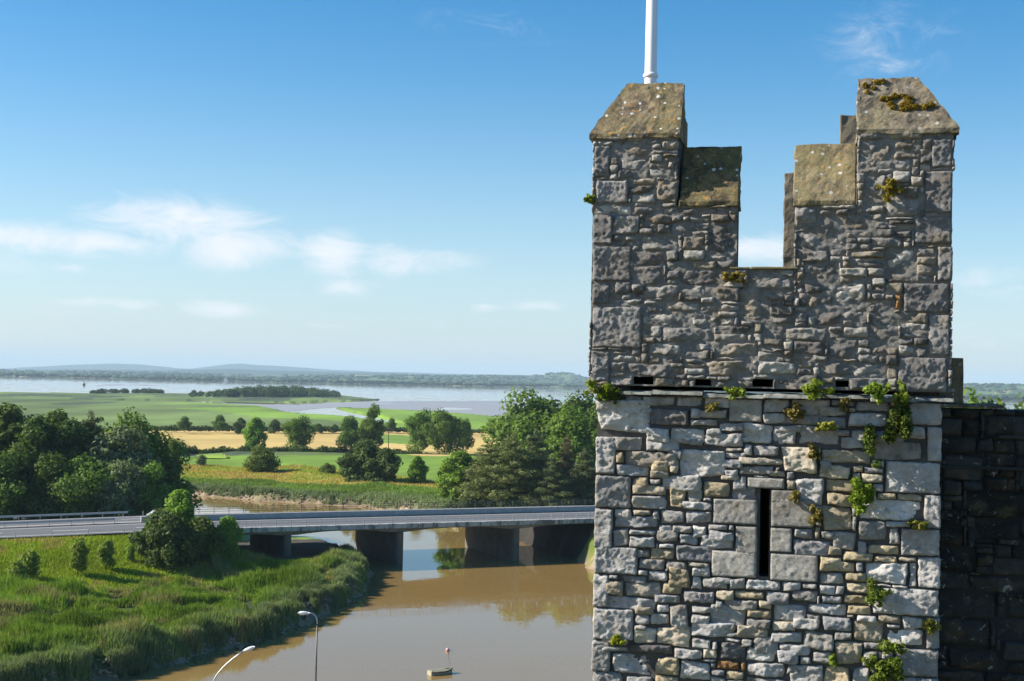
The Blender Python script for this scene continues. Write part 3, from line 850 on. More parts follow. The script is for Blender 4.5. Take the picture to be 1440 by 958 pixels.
allst = [(q, 0.0, core, 0.0045) for q in lower + low_fill] + [(q, UPD, ucore, 0.003) for q in upper + up_fill]
allst.sort(key=lambda q: -(q[0][2] - q[0][0]) * (q[0][3] - q[0][1]))
cnt = 0
sv, sq, sc_, nb = [], [], [], 0
for (q, fr, par, gap) in allst:
    a, b, c, d, k = q
    if c - a < 0.03 or d - b < 0.03:
        continue
    a, c = max(a, U_LO if fr else S_LO), min(c, U_HI if fr else S_HI)
    V, Q = stone_geo(a, b, c, d, k, fr, gap)
    if k in 'qx' and (a < -2.3 or c > 2.2):      # corner stones return round the edge
        ex = (V[:, 1] > fr + 0.06)
        side = V[:, 0] < a + 0.06 if a < -2.3 else V[:, 0] > c - 0.06
        V[ex & side, 1] = fr + 0.34
    col = stone_col(k)
    nm = {'q': 'quoin', 'x': 'quoin', 'd': 'jamb_stone'}.get(k, 'stone')
    if nm == 'stone':
        cnt += 1
    if nm == 'stone' and cnt > 300:
        sv.append(V); sq.append(Q + nb); nb += len(V); sc_.append(np.repeat(col[None], len(V), 0))
        continue
    link(nm, make_mesh(nm, V, Q, M_STONE, col[None] * (1 + 0.35 * fbm(V[:, 0] * 5, V[:, 2] * 5, 60.0 + cnt, 3))[:, None], False), par)
if sv:
    link('small_stones', make_mesh('small_stones', np.concatenate(sv), np.concatenate(sq), M_STONE, np.concatenate(sc_), False), tower, kind='stuff')
# other walls of the tower: mortar shell plus packed stones, only seen from the side
sh = MB()
zt = zs_l - 0.02
sh.box(((S_LO + 0.05 + S_LO + 0.6) / 2, 0.35 + DEPTH / 2, (zt) / 2), (0.5, DEPTH - 0.6, zt))
sh.box(((S_HI - 0.05 + S_HI - 0.6) / 2, 0.35 + DEPTH / 2, (zt) / 2), (0.5, DEPTH - 0.6, zt))
sh.box(((S_LO + S_HI) / 2, DEPTH - 0.2, zt / 2), (S_HI - S_LO - 1.2, 0.5, zt))
sh.box(((S_LO + S_HI) / 2, 0.35, (Z_BOT - 0.62) / 2), (S_HI - S_LO - 1.2, 0.6, Z_BOT - 0.62))
sh.box((S_LO + 0.33, 0.20, (Z_BOT - 0.62) / 2), (0.62, 0.36, Z_BOT - 0.62)).box((S_HI - 0.33, 0.20, (Z_BOT - 0.62) / 2), (0.62, 0.36, Z_BOT - 0.62))
for s0, s1 in ((S_LO + 0.04, slit[0] - 0.004), (slit[2] + 0.004, S_HI - 0.04)):      # solid wall behind the face either side of the slit
    sh.box(((s0 + s1) / 2, 0.36, (Z_BOT - 0.6 + zt) / 2), (s1 - s0, 0.5, zt - Z_BOT + 0.6))
sh.box(((slit[0] + slit[2]) / 2, 0.36, (slit[1] + Z_BOT - 0.6) / 2), (slit[2] - slit[0] + 0.02, 0.46, slit[1] - Z_BOT + 0.6 - 0.01))
sh.box(((slit[0] + slit[2]) / 2, 0.36, (slit[3] + zt) / 2), (slit[2] - slit[0] + 0.02, 0.46, zt - slit[3] - 0.01))
sh.build('wall_core', M_MORTAR, tower)
MB().box(((S_LO + S_HI) / 2, DEPTH / 2 + 0.1, Z_SILL - 1.25), (S_HI - S_LO - 0.3, DEPTH - 0.4, 0.2)).build('roof_deck', M_CONCD, tower)
par = MB()                                   # parapet walls of the other three sides
pt = 0.5
zb = zs_l + 0.02
dpt = DEPTH + 0.08
par.box((U_LO + 0.04 + pt / 2, dpt / 2, (zb + Z_SILL) / 2), (pt, dpt - 0.8, Z_SILL - zb))
par.box((U_HI - 0.04 - pt / 2, dpt / 2, (zb + Z_SILL) / 2), (pt, dpt - 0.8, Z_SILL - zb))
par.box(((U_LO + U_HI) / 2, dpt - pt / 2, (zb + Z_SILL) / 2), (U_HI - U_LO - 0.08, pt, Z_SILL - zb))
for a, b, c, d in up_regions:               # thickness of the front parapet
    lo_ = slots[0][1] - 0.03
    if b < Z_SILL - 0.3:
        par.box(((a + c) / 2, UPD + 0.015 + 0.27, (slots[0][3] + 0.05 + d) / 2), (c - a - 0.07, 0.5, d - slots[0][3] - 0.05))
    else:
        par.box(((a + c) / 2 + (0.015 if a == U_LO else -0.015), UPD + 0.02 + 0.27, (b + d) / 2), (c - a - 0.04, 0.5, d - b + 0.004))
par.build('parapet_core', M_MORTAR, tower)
REARS = []
M_REAR = plain('rear_battlement_stone', (0.17, 0.145, 0.10), 0.95, var=0.55, scale=7.0, bmp=0.8)
sh_ = -0.37
zr = lambda v, u, dd: face(u, v, dd)[1]
ztop_r = zr(166, 1190, dpt - 0.2); zst_r = zr(247, 1110, dpt - 0.2)
for (a, c, zz_) in ((U_LO + 0.05, -1.72, ztop_r), (-1.72, -0.85, zst_r), (0.02, 0.95, zst_r), (0.95, U_HI - 0.05, ztop_r)):
    REARS.append((a, c, zz_))
# rubble on the left and right flanks
for nm, s_edge, sgn in (('flank_stones', S_LO, -1), ('flank_stones', S_HI, 1)):
    fl = fill([], [(0.36, Z_BOT - 1.0, DEPTH - 0.3, zs_l - 0.06)], (0.3, 0.75), (0.16, 0.36), (), 'g', 21 + sgn)
    fl2 = fill([], [(0.36, zs_l + 0.05, DEPTH - 0.3, Z_SILL)], (0.3, 0.75), (0.16, 0.36), (), 'u', 31 + sgn)
    vv, qq, cc_, k0 = [], [], [], 0
    for q, ed_ in [(q, s_edge) for q in fl] + [(q, (U_LO if sgn < 0 else U_HI)) for q in fl2]:
        V, Q = stone_geo(*q[:4], q[4], 0.0, 0.009, 0.08)
        V2 = V.copy(); V2[:, 0] = ed_ - sgn * (V[:, 1] + 0.06); V2[:, 1] = V[:, 0]
        vv.append(V2); qq.append((Q if sgn > 0 else Q[:, ::-1]) + k0); k0 += len(V)
        cc_.append(np.repeat(stone_col(q[4])[None], len(V), 0))
    link(nm, make_mesh(nm, np.concatenate(vv), np.concatenate(qq), M_STONE, np.concatenate(cc_)), tower, kind='stuff')

# string course: slabs with a worn lip
def coping_mat(name, base, dark, moss, spots=1.0, mossy=0.0):
    m, t, b, o = new_mat(name)
    co = t.n('ShaderNodeTexCoord').outputs['Object']
    n = t.noise(co, 5.0, 7.0, 0.68, 0.5); f = t.noise(co, 40.0, 5.0, 0.7); g = t.noise(co, 1.7, 4.0, 0.6)
    c = t.mix(t.ramp(n, 0.40, 0.60), (*dark, 1), (*base, 1))
    c = t.mix(t.m('MULTIPLY', t.ramp(g, 0.40, 0.65), 0.6), c, (*moss, 1))
    c = t.mix(t.m('MULTIPLY', t.ramp(t.noise(co, 15.0, 4.0, 0.7), 0.58, 0.63), 0.7 * spots), c, (0.42, 0.21, 0.04, 1))
    vo = t.n('ShaderNodeTexVoronoi', {'Vector': co, 'Scale': 8.5, 'Randomness': 1.0})
    sz = t.m('MULTIPLY', t.n('ShaderNodeSeparateColor', {0: vo.outputs['Color']}).outputs[0], 0.30)
    sp = t.m('SUBTRACT', 1.0, t.ramp(t.m('SUBTRACT', vo.outputs['Distance'], t.m('SUBTRACT', sz, 0.07)), 0.0, 0.05))
    c = t.mix(t.m('MULTIPLY', sp, 0.8 * spots), c, (0.62, 0.62, 0.58, 1))
    k = t.m('ADD', 0.25, t.m('MULTIPLY', f, 1.5))
    c = t.mix(1.0, c, t.n('ShaderNodeCombineColor', {0: k, 1: k, 2: k}).outputs[0], 'MULTIPLY')
    t.link(c, b.inputs['Base Color'])
    b.inputs['Roughness'].default_value = 0.95
    bump(t, b, t.m('ADD', n, t.m('MULTIPLY', f, 0.5)), 0.6, 0.03)
    return m
M_COP1 = coping_mat('lichened_coping', (0.24, 0.185, 0.11), (0.075, 0.06, 0.042), (0.155, 0.135, 0.055), 1.0)
M_COP2 = coping_mat('mossy_coping', (0.21, 0.175, 0.12), (0.09, 0.075, 0.055), (0.19, 0.165, 0.09), 0.6)
M_COP3 = coping_mat('shade_dark_coping', (0.17, 0.135, 0.06), (0.06, 0.05, 0.028), (0.11, 0.10, 0.035))  # olive-brown darkened, the corner merlon's shadow put into the colour
M_COP4 = coping_mat('olive_coping', (0.25, 0.205, 0.115), (0.13, 0.105, 0.06), (0.20, 0.17, 0.075), 0.7)
M_LEDGE = coping_mat('ledge_stone', (0.30, 0.30, 0.27), (0.10, 0.105, 0.095), (0.20, 0.23, 0.19), 0.5)
def rough_solid(poly_pts, ext, name, mat, parent, seed, amp=0.012, cuts=5, bev=0.02):
    """a solid slab with broken, slightly uneven faces"""
    import bmesh
    mb = MB().prism(poly_pts, ext)
    me = mb.mesh(name, mat)
    bm = bmesh.new(); bm.from_mesh(me)
    bmesh.ops.recalc_face_normals(bm, faces=bm.faces)
    bmesh.ops.bevel(bm, geom=list(bm.edges), offset=bev, segments=2, affect='EDGES', profile=0.6)
    bmesh.ops.triangulate(bm, faces=[f for f in bm.faces if len(f.verts) > 4])
    for _ in range(cuts):
        long = [e for e in bm.edges if e.calc_length() > 0.09]
        if not long:
            break
        bmesh.ops.subdivide_edges(bm, edges=long, cuts=1, use_grid_fill=True)
        if len(bm.verts) > 6000:
            break
    P = np.array([v.co[:] for v in bm.verts])
    bm.normal_update()
    Nn = np.array([v.normal[:] for v in bm.verts])
    dd = amp * fbm(P[:, 0] * 6 + seed, P[:, 1] * 6, P[:, 2] * 6, 4)
    for v, p in zip(bm.verts, P + Nn * dd[:, None]):
        v.co = p
    bm.to_mesh(me); bm.free()
    me.polygons.foreach_set('use_smooth', np.zeros(len(me.polygons), bool))
    return link(name, me, parent)
edges = [U_LO - 0.04, -1.62, -0.9, -0.05, 0.72, 1.4, 2.0, U_HI + 0.03]
lz = zs_l - 0.035
for i in range(7):
    a, c = edges[i] + 0.004, edges[i + 1] - 0.004
    dz = 0.016 * math.sin(i * 2.1)
    pr_ = -0.135 - 0.035 * math.sin(i * 2.7)
    rough_solid([(a, pr_, lz + dz), (a, 0.05, lz + dz), (a, 0.05, lz + 0.07 + dz), (a, pr_ + 0.03, lz + 0.045 + dz)], (c - a, 0, 0), 'ledge_slab', M_LEDGE, tower, i * 7.0, 0.022, 4, 0.008)
for a, c, zz_ in REARS:
    rough_solid([(a, dpt - pt, Z_SILL), (c, dpt - pt, Z_SILL), (c, dpt - 0.02, Z_SILL), (a, dpt - 0.02, Z_SILL)], (0, 0, zz_ - Z_SILL), 'rear_merlon', M_REAR, tower, a * 9, 0.035, 5, 0.02)
# sloping coping stones
RUN = 0.47
def cope_profile(z0, z1, f):
    return [(f - 0.045, z0 - 0.02), (f - 0.05, z0 + 0.05), (f + RUN, z1), (f + RUN + 0.10, z1 - 0.02), (f + 0.62, z0 + 0.12), (f + 0.62, z0 - 0.02)]
zr_l, zr_r = face(920, 117, UPD + RUN)[1], face(1250, 110, UPD + RUN)[1]
def hip_solid(s_out, s_in, s_hip, z0, z1, name, mat, seed):
    f = UPD
    import bmesh
    sg = 1 if s_in > s_out else -1
    o_ = s_out - sg * 0.05
    bk = f + 1.0
    V = [(o_, f - 0.05, z0 - 0.02), (s_in, f - 0.05, z0 - 0.02), (s_in, bk, z0 - 0.02), (o_, bk, z0 - 0.02),
         (o_, f - 0.05, z0 + 0.045), (s_in, f - 0.05, z0 + 0.045), (s_in, f + RUN, z1), (s_hip, f + RUN, z1), (o_, bk, z0 + 0.045), (s_hip, bk, z1 - 0.03), (s_in, f + RUN + 0.12, z1 - 0.02), (s_hip + sg * 0.1, f + RUN + 0.12, z1 - 0.02),
         (s_in, f + 0.62, z0 + 0.1), (s_hip + sg * 0.14, f + 0.62, z0 + 0.1), (s_hip + sg * 0.14, bk, z0 + 0.1)]
    Fc = [(0, 4, 5, 1), (4, 7, 6, 5), (0, 3, 8, 4), (4, 8, 9, 7), (1, 5, 6, 10, 12, 2), (7, 11, 10, 6), (11, 13, 12, 10), (7, 9, 14, 13, 11), (3, 2, 14, 9, 8), (0, 1, 2, 3), (13, 14, 2, 12)]
    me = make_mesh(name, np.array(V), Fc, mat)
    bm = bmesh.new(); bm.from_mesh(me)
    bmesh.ops.recalc_face_normals(bm, faces=bm.faces)
    bmesh.ops.triangulate(bm, faces=list(bm.faces))
    for _ in range(5):
        long = [e for e in bm.edges if e.calc_length() > 0.05]
        if not long or len(bm.verts) > 9000:
            break
        bmesh.ops.subdivide_edges(bm, edges=long, cuts=1)
        bmesh.ops.triangulate(bm, faces=[q for q in bm.faces if len(q.verts) > 3])
    bm.normal_update()
    P = np.array([v.co[:] for v in bm.verts]); Nn = np.array([v.normal[:] for v in bm.verts])
    dd = 0.034 * fbm(P[:, 0] * 6 + seed, P[:, 1] * 6, P[:, 2] * 6, 4, 0.6)
    for v, p in zip(bm.verts, P + Nn * dd[:, None]):
        v.co = p
    bm.to_mesh(me); bm.free()
    return link(name, me, tower)
hip_solid(U_LO, S_ML1 + 0.02, face(882, 117, UPD + RUN)[0], Z_MER, zr_l, 'merlon_coping', M_COP1, 3.0)
hip_solid(U_HI, S_MR0 - 0.01, face(1292, 110, UPD + RUN)[0], Z_MER, zr_r, 'merlon_coping', M_COP2, 8.0)
for (a, c, mt, sd_) in ((S_ML1 + 0.03, S_ST1 + 0.015, M_COP3, 1.0), (S_CR1 - 0.02, S_MR0 - 0.025, M_COP4, 5.0)):
    z1 = face(1000 if a < 0 else 1160, 207 if a < 0 else 203, UPD + RUN)[1]
    pf = cope_profile(Z_STEP, z1, UPD)
    rough_solid([(a, y, z) for y, z in pf], (c - a, 0, 0), 'step_coping', mt, tower, sd_, 0.03, 5, 0.012)
rough_solid([(S_ST1 - 0.08, UPD - 0.05, Z_SILL - 0.005), (S_ST1 - 0.08, UPD + 0.6, Z_SILL - 0.005), (S_ST1 - 0.08, UPD + 0.6, Z_SILL + 0.03), (S_ST1 - 0.08, UPD - 0.05, Z_SILL + 0.02)], (S_CR1 - S_ST1 + 0.14, 0, 0), 'crenel_sill', M_COP4, tower, 12.0, 0.012, 4, 0.006)
# block behind the left merlon
MB().box((-1.62, 1.0, (Z_SILL + zr(170, 960, 1.0)) / 2), (0.60, 0.5, zr(170, 960, 1.0) - Z_SILL)).build('inner_merlon', M_REAR, tower)

# ------------------------------------------------------------------ flagpole
pz0 = Z_SILL - 1.15
ps = face(915, 110, 1.35)[0]
fp = thing('flagpole', 'white painted flagpole rising behind the corner battlement of the tower', 'flagpole', tuple(P0 * [1, 1, 0] + TT_ * ps + TN * 1.35 + np.array([0, 0, BASE_Z + pz0])))
pole_h = 11.0
MB().tube([(0, 0, 0.0), (0, 0, 2.0), (0, 0, 2.9), (0, 0, pole_h)], [0.105, 0.103, 0.1, 0.06], 20).build('pole', M_WHITEPAINT, fp, True)
zring = face(915, 108, 1.35)[1] - pz0
MB().tube([(0, 0, zring - 0.02), (0, 0, zring + 0.0), (0, 0, zring + 0.03), (0, 0, zring + 0.05)], [0.105, 0.118, 0.118, 0.102], 20).build('collar', M_WHITEPAINT, fp, True)
MB().box((0, 0, 0.03), (0.5, 0.5, 0.06)).build('base_plate', M_GALV, fp)

# ------------------------------------------------------------------ shaded wall to the right of the tower
WD = 2.6
cw = thing('castle_wall', 'dark shaded castle wall of large blocks running back from the tower corner', 'wall', (P0[0], P0[1], BASE_Z), -TA)
ws0, ws1 = S_HI + 0.02, 8.0
wz = face(1380, 574, WD)[1]
wl_fill = fill([], [(ws0, face(1380, 1000, WD)[1], 4.7, wz - 0.02)], (0.2, 0.6), (0.12, 0.3), (), 'x', 44, ((0.8, 0.36), (0.6, 0.3), (0.45, 0.22), (0.3, 0.2)))
wc = MB()
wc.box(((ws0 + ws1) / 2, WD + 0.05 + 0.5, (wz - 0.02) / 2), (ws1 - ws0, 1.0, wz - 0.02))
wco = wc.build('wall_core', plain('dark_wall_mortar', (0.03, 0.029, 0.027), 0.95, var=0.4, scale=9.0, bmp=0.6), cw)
M_DKSTONE = stone_mat('algae_shade_dark_stone', 1.3, 0.5)
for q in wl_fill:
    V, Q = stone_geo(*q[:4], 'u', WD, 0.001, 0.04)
    c = np.array((0.05, 0.047, 0.043)) * rs.uniform(0.5, 1.4)  # algae-dark tint taken near black to paint in the tower's shade
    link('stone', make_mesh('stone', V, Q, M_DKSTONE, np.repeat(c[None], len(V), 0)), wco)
z660 = face(1380, 660, WD)[1]
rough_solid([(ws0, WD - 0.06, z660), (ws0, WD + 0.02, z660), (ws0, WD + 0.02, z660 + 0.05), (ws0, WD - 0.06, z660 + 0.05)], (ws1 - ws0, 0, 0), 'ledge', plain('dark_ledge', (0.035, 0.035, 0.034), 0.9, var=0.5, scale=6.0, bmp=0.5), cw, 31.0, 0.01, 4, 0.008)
c_end = face(1412, 570, WD)[0]
rough_solid([(ws0, WD - 0.07, wz), (ws0, WD + 1.0, wz), (ws0, WD + 1.0, wz + 0.06), (ws0, WD - 0.07, wz + 0.05)], (c_end - ws0, 0, 0), 'coping', M_COP2, cw, 33.0, 0.012, 4, 0.01)
u0, _ = face(1331, 540, WD + 0.3); u1, _ = face(1353, 540, WD + 0.3); zt_ = face(1345, 504, WD + 0.3)[1]
rough_solid([(u0 - 0.25, WD + 0.08, wz + 0.06), (u1, WD + 0.08, wz + 0.06), (u1, WD + 0.6, wz + 0.06), (u0 - 0.25, WD + 0.6, wz + 0.06)], (0, 0, zt_ - wz - 0.06), 'upright_block', M_COP2, cw, 35.0, 0.012, 4, 0.012)

# ================================================================== ROAD AND BRIDGE
DECK_W = 24.0
ts = np.arange(-150, 130.1, 2.0)
def strip(name, q0, q1, dz, mat, t0=None, t1=None, parent=None, **kw):
    tt = ts if t0 is None else np.linspace(t0, t1, max(2, int(abs(t1 - t0) / 2) + 1))
    V, F_ = [], []
    for t in tt:
        z = float(road_z(t)) + dz
        V += [road_pt(t, q0, z), road_pt(t, q1, z)]
    for i in range(len(tt) - 1):
        F_.append((2 * i, 2 * i + 2, 2 * i + 3, 2 * i + 1))
    return link(name, make_mesh(name, np.array(V), F_, mat), parent, **kw)
road = strip('road', 0.35, 12.75, 0.02, M_ASPH, kind='structure')
road2 = strip('road', 14.2, 23.5, 0.02, M_ASPH, kind='structure')
strip('central_reserve', 12.75, 14.2, 0.10, M_CONCD, kind='structure')
for q in (1.9, 11.2):
    strip('edge_line', q, q + 0.2, 0.026, M_WHITE, parent=road)
for q in (15.2, 22.6):
    strip('edge_line', q, q + 0.2, 0.026, M_WHITE, parent=road2)
for q, rd in ((6.4, road), (18.9, road2)):
    for t in np.arange(-140, 120, 12.0):
        strip('lane_dash', q, q + 0.22, 0.026, M_WHITE, t, t + 5.0, rd)
bridge = thing('road_bridge', 'low concrete road bridge crossing the muddy river on wall piers', 'bridge', road_pt(0, 0, 0))
B0 = Vector(road_pt(0, 0, 0))
def bl(t, q, z):
    p = road_pt(t, q, z)
    return (p[0] - B0[0], p[1] - B0[1], p[2])
PIERS = [1.9, 20.3, 40.8]
def soffit(t):
    z = 6.50 - 0.78
    for p in PIERS + [T_ABUT0]:
        z = z - 0.50 * math.exp(-((t - p) / 4.2) ** 2)
    return z
dv, df = [], []
tt = np.arange(T_ABUT0 - 1.5, T_ABUT1 + 4, 1.0)
prof_q = [0.02, 0.02, 0.75, 1.15, DECK_W - 1.15, DECK_W - 0.75, DECK_W - 0.02, DECK_W - 0.02]
for t in tt:
    zs_ = soffit(t); zt2 = float(road_z(t))
    zz_ = [zt2, zt2 - 0.48, zt2 - 0.5, zs_, zs_, zt2 - 0.5, zt2 - 0.48, zt2]
    dv += [bl(t, q, z) for q, z in zip(prof_q, zz_)]
for i in range(len(tt) - 1):
    for k in range(8):
        a, b = i * 8 + k, i * 8 + (k + 1) % 8
        df.append((a, b, b + 8, a + 8))
df += [tuple(range(8)), tuple(len(dv) - 1 - k for k in range(8))]
link('deck', make_mesh('deck', np.array(dv), df, M_CONCD), bridge)
# edge beam segments, dirty and slightly uneven
def stain_mat():
    m, t, b, o = new_mat('stained_edge_beam')
    co = t.n('ShaderNodeTexCoord').outputs['Object']
    mp = t.n('ShaderNodeMapping', {'Vector': co, 'Scale': (1.0, 1.0, 0.35)}).outputs[0]
    n = t.noise(mp, 0.55, 6.0, 0.65, 0.5); f = t.noise(mp, 3.0, 6.0, 0.7)
    c = t.mix(t.ramp(n, 0.35, 0.6), (0.46, 0.45, 0.41, 1), (0.30, 0.295, 0.27, 1))
    c = t.mix(t.m('MULTIPLY', t.ramp(t.m('ADD', t.m('MULTIPLY', f, 0.5), t.m('MULTIPLY', n, 0.5)), 0.50, 0.56), 0.85), c, (0.075, 0.075, 0.07, 1))
    t.link(c, b.inputs['Base Color']); b.inputs['Roughness'].default_value = 0.9
    return m
M_EDGE = stain_mat()
for i, t in enumerate(np.arange(T_ABUT0 - 6, T_ABUT1 + 8, 5.0)):
    z = float(road_z(t))
    t1_ = t + 4.985
    MB().prism([bl(t, -0.28, z - 0.55), bl(t, 0.0, z - 0.55), bl(t, 0.34, z - 0.02), bl(t, 0.34, z + 0.16), bl(t, -0.28, z + 0.16)],
               Vector(bl(t1_, 0, 0)) - Vector(bl(t, 0, 0))).build('edge_beam', M_EDGE, bridge)
def wall_strip(q0, q1, z0, z1, t0, t1, name, mat, step=10.0):
    for t in np.arange(t0, t1 - 0.1, step):
        za, zb_ = float(road_z(t)), float(road_z(t + step))
        ang = [(q0, z0), (q1, z0), (q1, z1), (q0, z1)]
        v = [bl(t, q, za + z) for q, z in ang] + [bl(t + step - 0.02, q, zb_ + z) for q, z in ang]
        MB().add(v, [(0, 3, 2, 1), (4, 5, 6, 7), (0, 1, 5, 4), (1, 2, 6, 5), (2, 3, 7, 6), (3, 0, 4, 7)]).build(name, mat, bridge)
wall_strip(13.1, 13.5, 0.08, 0.95, -18, 90, 'median_barrier', M_CONC)
for p in PIERS:
    mb = MB()
    L, hw = 20.5, 0.62
    pts = []
    for k in range(9):
        a = math.pi * (k / 8.0) + math.pi
        pts.append((hw * math.cos(a), 1.3 + hw * math.sin(a)))
    for k in range(9):
        a = math.pi * (k / 8.0)
        pts.append((hw * math.cos(a), L + hw * math.sin(a)))
    mb.prism([bl(p + a, q, -1.4) for a, q in pts], (0, 0, soffit(p) + 1.4 + 0.12))
    mb.build('pier', M_PIER, bridge)
for tA, sg in ((T_ABUT0, -1), (T_ABUT1, 1)):
    MB().prism([bl(tA, 0.2, 0.5), bl(tA, DECK_W - 0.2, 0.5), bl(tA + sg * 1.2, DECK_W - 0.2, 0.5), bl(tA + sg * 1.2, 0.2, 0.5)], (0, 0, 5.5)).build('abutment', M_CONCD, bridge)

# railings and crash barriers: posts and rails are pieces of their own
post_me = MB().box((0, 0, 0.55), (0.07, 0.09, 1.1)).mesh('post', M_DARKMET)
post_lo = MB().box((0, 0, 0.36), (0.09, 0.14, 0.72)).mesh('post', M_GALV)
post_gal = MB().box((0, 0, 0.5), (0.10, 0.10, 1.0)).mesh('post', M_GALV)
def railing(name, label, cat, q, t0, t1, step, dz, post, rails, rail_mat, rs_=(0.05, 0.05), group=None):
    z0 = float(road_z(t0))
    o = thing(name, label, cat, road_pt(t0, q, z0 + dz), math.atan2(RD[1], RD[0]), group)
    for i in range(int((t1 - t0) / step) + 1):
        c = link('post', post, o); t = t0 + i * step
        c.location = (i * step, 0, float(road_z(t)) - z0)
    for rz in rails:
        pts = [((t - t0), 0, float(road_z(t)) - z0 + rz) for t in np.arange(t0, t1 + 0.1, 4.0)]
        mb = MB()
        for a, b in zip(pts[:-1], pts[1:]):
            dx = b[0] - a[0]; an = math.atan2(b[2] - a[2], dx)
            mb.box(((a[0] + b[0]) / 2, 0, (a[2] + b[2]) / 2), (dx / math.cos(an), *rs_), Matrix.Rotation(-an, 3, 'Y'))
        mb.build('rail', rail_mat, o)
    return o
railing('bridge_railing', 'slim dark metal railing along the near edge of the road bridge', 'railing', 0.05, -12.0, 74.0, 2.35, 0.16, post_gal, (0.97, 0.55), M_GALV, (0.07, 0.07))
railing('bridge_railing', 'three rail metal railing along the far edge of the road bridge', 'railing', DECK_W - 0.15, -14.0, 86.0, 2.5, 0.02, post_me, (1.08, 0.72, 0.36), M_DARKMET, (0.06, 0.06))
railing('crash_barrier', 'steel crash barrier in the central reserve beside the grass embankment', 'barrier', 13.3, -118.0, -19.0, 3.2, 0.10, post_lo, (0.62,), M_GALV, (0.1, 0.31))
railing('crash_barrier', 'steel crash barrier in front of the dark roadside wood', 'barrier', 23.9, -118.0, -15.0, 3.2, 0.02, post_lo, (0.62,), M_GALV, (0.1, 0.31))
railing('wire_fence', 'low post and wire fence on the near verge of the embankment road', 'fence', -0.3, -118.0, -13.0, 5.0, -0.32, MB().box((0, 0, 0.5), (0.09, 0.09, 1.0)).mesh('post', M_GALV), (0.9, 0.5), M_GALV, (0.025, 0.025))
# road sign and car
sp_ = road_pt(*[float(k) for k in road_tq(*at_depth(183, 716, 226)[:2])])
sg_ = thing('road_sign', 'narrow green and white road sign on a post before the wood', 'sign', (*road_pt(-43.0, 24.9)[:2], 5.4))
MB().box((0, 0, 1.0), (0.08, 0.08, 2.0)).build('post', M_GALV, sg_)
bd = MB().box((0, -0.06, 2.1), (0.5, 0.04, 1.1)).build('panel', plain('sign_green', (0.02, 0.25, 0.17), 0.4, var=0.05), sg_)
MB().box((0, -0.084, 1.72), (0.46, 0.008, 0.2)).box((0, -0.084, 2.5), (0.4, 0.008, 0.08)).build('band', M_WHITEPAINT, bd)
M_CAR = plain('silver_car_paint', (0.62, 0.64, 0.66), 0.25, 0.35, var=0.03)
M_GLASS = plain('dark_car_glass', (0.02, 0.025, 0.03), 0.08, var=0.02)
M_RUB = plain('tyre_rubber', (0.025, 0.025, 0.025), 0.85)
car_t, car_q = float(road_tq(*at_depth(222, 722, 228)[:2])[0]), 16.8
car = thing('car', 'silver car on the road half hidden behind the roadside bushes', 'car', road_pt(car_t, car_q, float(road_z(car_t)) + 0.03), math.atan2(RD[1], RD[0]))
prof = [(-2.1, 0.35), (-2.1, 0.80), (-1.75, 0.92), (-1.1, 1.40), (0.35, 1.45), (1.05, 0.98), (1.95, 0.82), (2.1, 0.6), (2.1, 0.35)]
bdy = MB()
for y0, y1, ins in ((-0.85, 0.85, 0),):
    n_ = len(prof)
    vs = []
    for y, k in ((-0.86, 1.0), (-0.80, 1.0), (0.80, 1.0), (0.86, 1.0)):
        for (px, pz) in prof:
            ta_ = 0.18 * max(0, (pz - 0.9)) / 0.5 * (1 if y > 0 else -1)
            vs.append((px * (0.985 if abs(y) > 0.83 else 1), y - ta_, pz - (0.02 if abs(y) > 0.83 else 0)))
    fs = []
    for r_ in range(3):
        for k in range(n_):
            fs.append((r_ * n_ + k, r_ * n_ + (k + 1) % n_, (r_ + 1) * n_ + (k + 1) % n_, (r_ + 1) * n_ + k))
    fs += [tuple(range(n_ - 1, -1, -1)), tuple(3 * n_ + k for k in range(n_))]
    bdy.add(vs, fs)
bdy.build('body', M_CAR, car)
for s_ in (-1, 1):
    MB().add([(-1.2, s_ * 0.858, 0.95), (0.85, s_ * 0.858, 0.97), (0.25, s_ * 0.735, 1.36), (-0.95, s_ * 0.745, 1.33)], [(0, 1, 2, 3)]).build('side_window', M_GLASS, car)
    for x_ in (-1.3, 1.3):
        a_ = [(x_, s_ * 0.72, 0.31), (x_, s_ * 0.885, 0.31)]
        wh = MB().tube(a_, 0.31, 18).build('wheel', M_RUB, car)
        MB().tube([(x_, s_ * 0.80, 0.31), (x_, s_ * 0.90, 0.31)], 0.19, 12).build('rim', M_GALV, wh)
    MB().box((2.07, s_ * 0.62, 0.68), (0.08, 0.32, 0.13)).build('headlight', M_WHITEPAINT, car)
MB().add([(1.0, -0.72, 1.02), (1.0, 0.72, 1.02), (0.42, 0.62, 1.42), (0.42, -0.62, 1.42)], [(0, 1, 2, 3)]).build('windscreen', M_GLASS, car)

# ------------------------------------------------------------------ old road bridge below the frame, carries the lamps
ob = thing('old_bridge', 'old low stone bridge across the river below the castle', 'bridge', (-20, 101, 0))
MB().box((0, 0, 3.2), (110, 8.0, 0.7)).build('deck', M_CONCD, ob)
for x_ in (-24, -8, 8, 24):
    MB().prism([(x_ - 1.2, -5, -1), (x_, -6.3, -1), (x_ + 1.2, -5, -1), (x_ + 1.2, 5, -1), (x_, 6.3, -1), (x_ - 1.2, 5, -1)], (0, 0, 3.85)).build('pier', M_CONCD, ob)
for y_ in (-3.8, 3.8):
    MB().box((0, y_, 4.0), (110, 0.4, 0.9)).build('parapet', M_CONCD, ob)

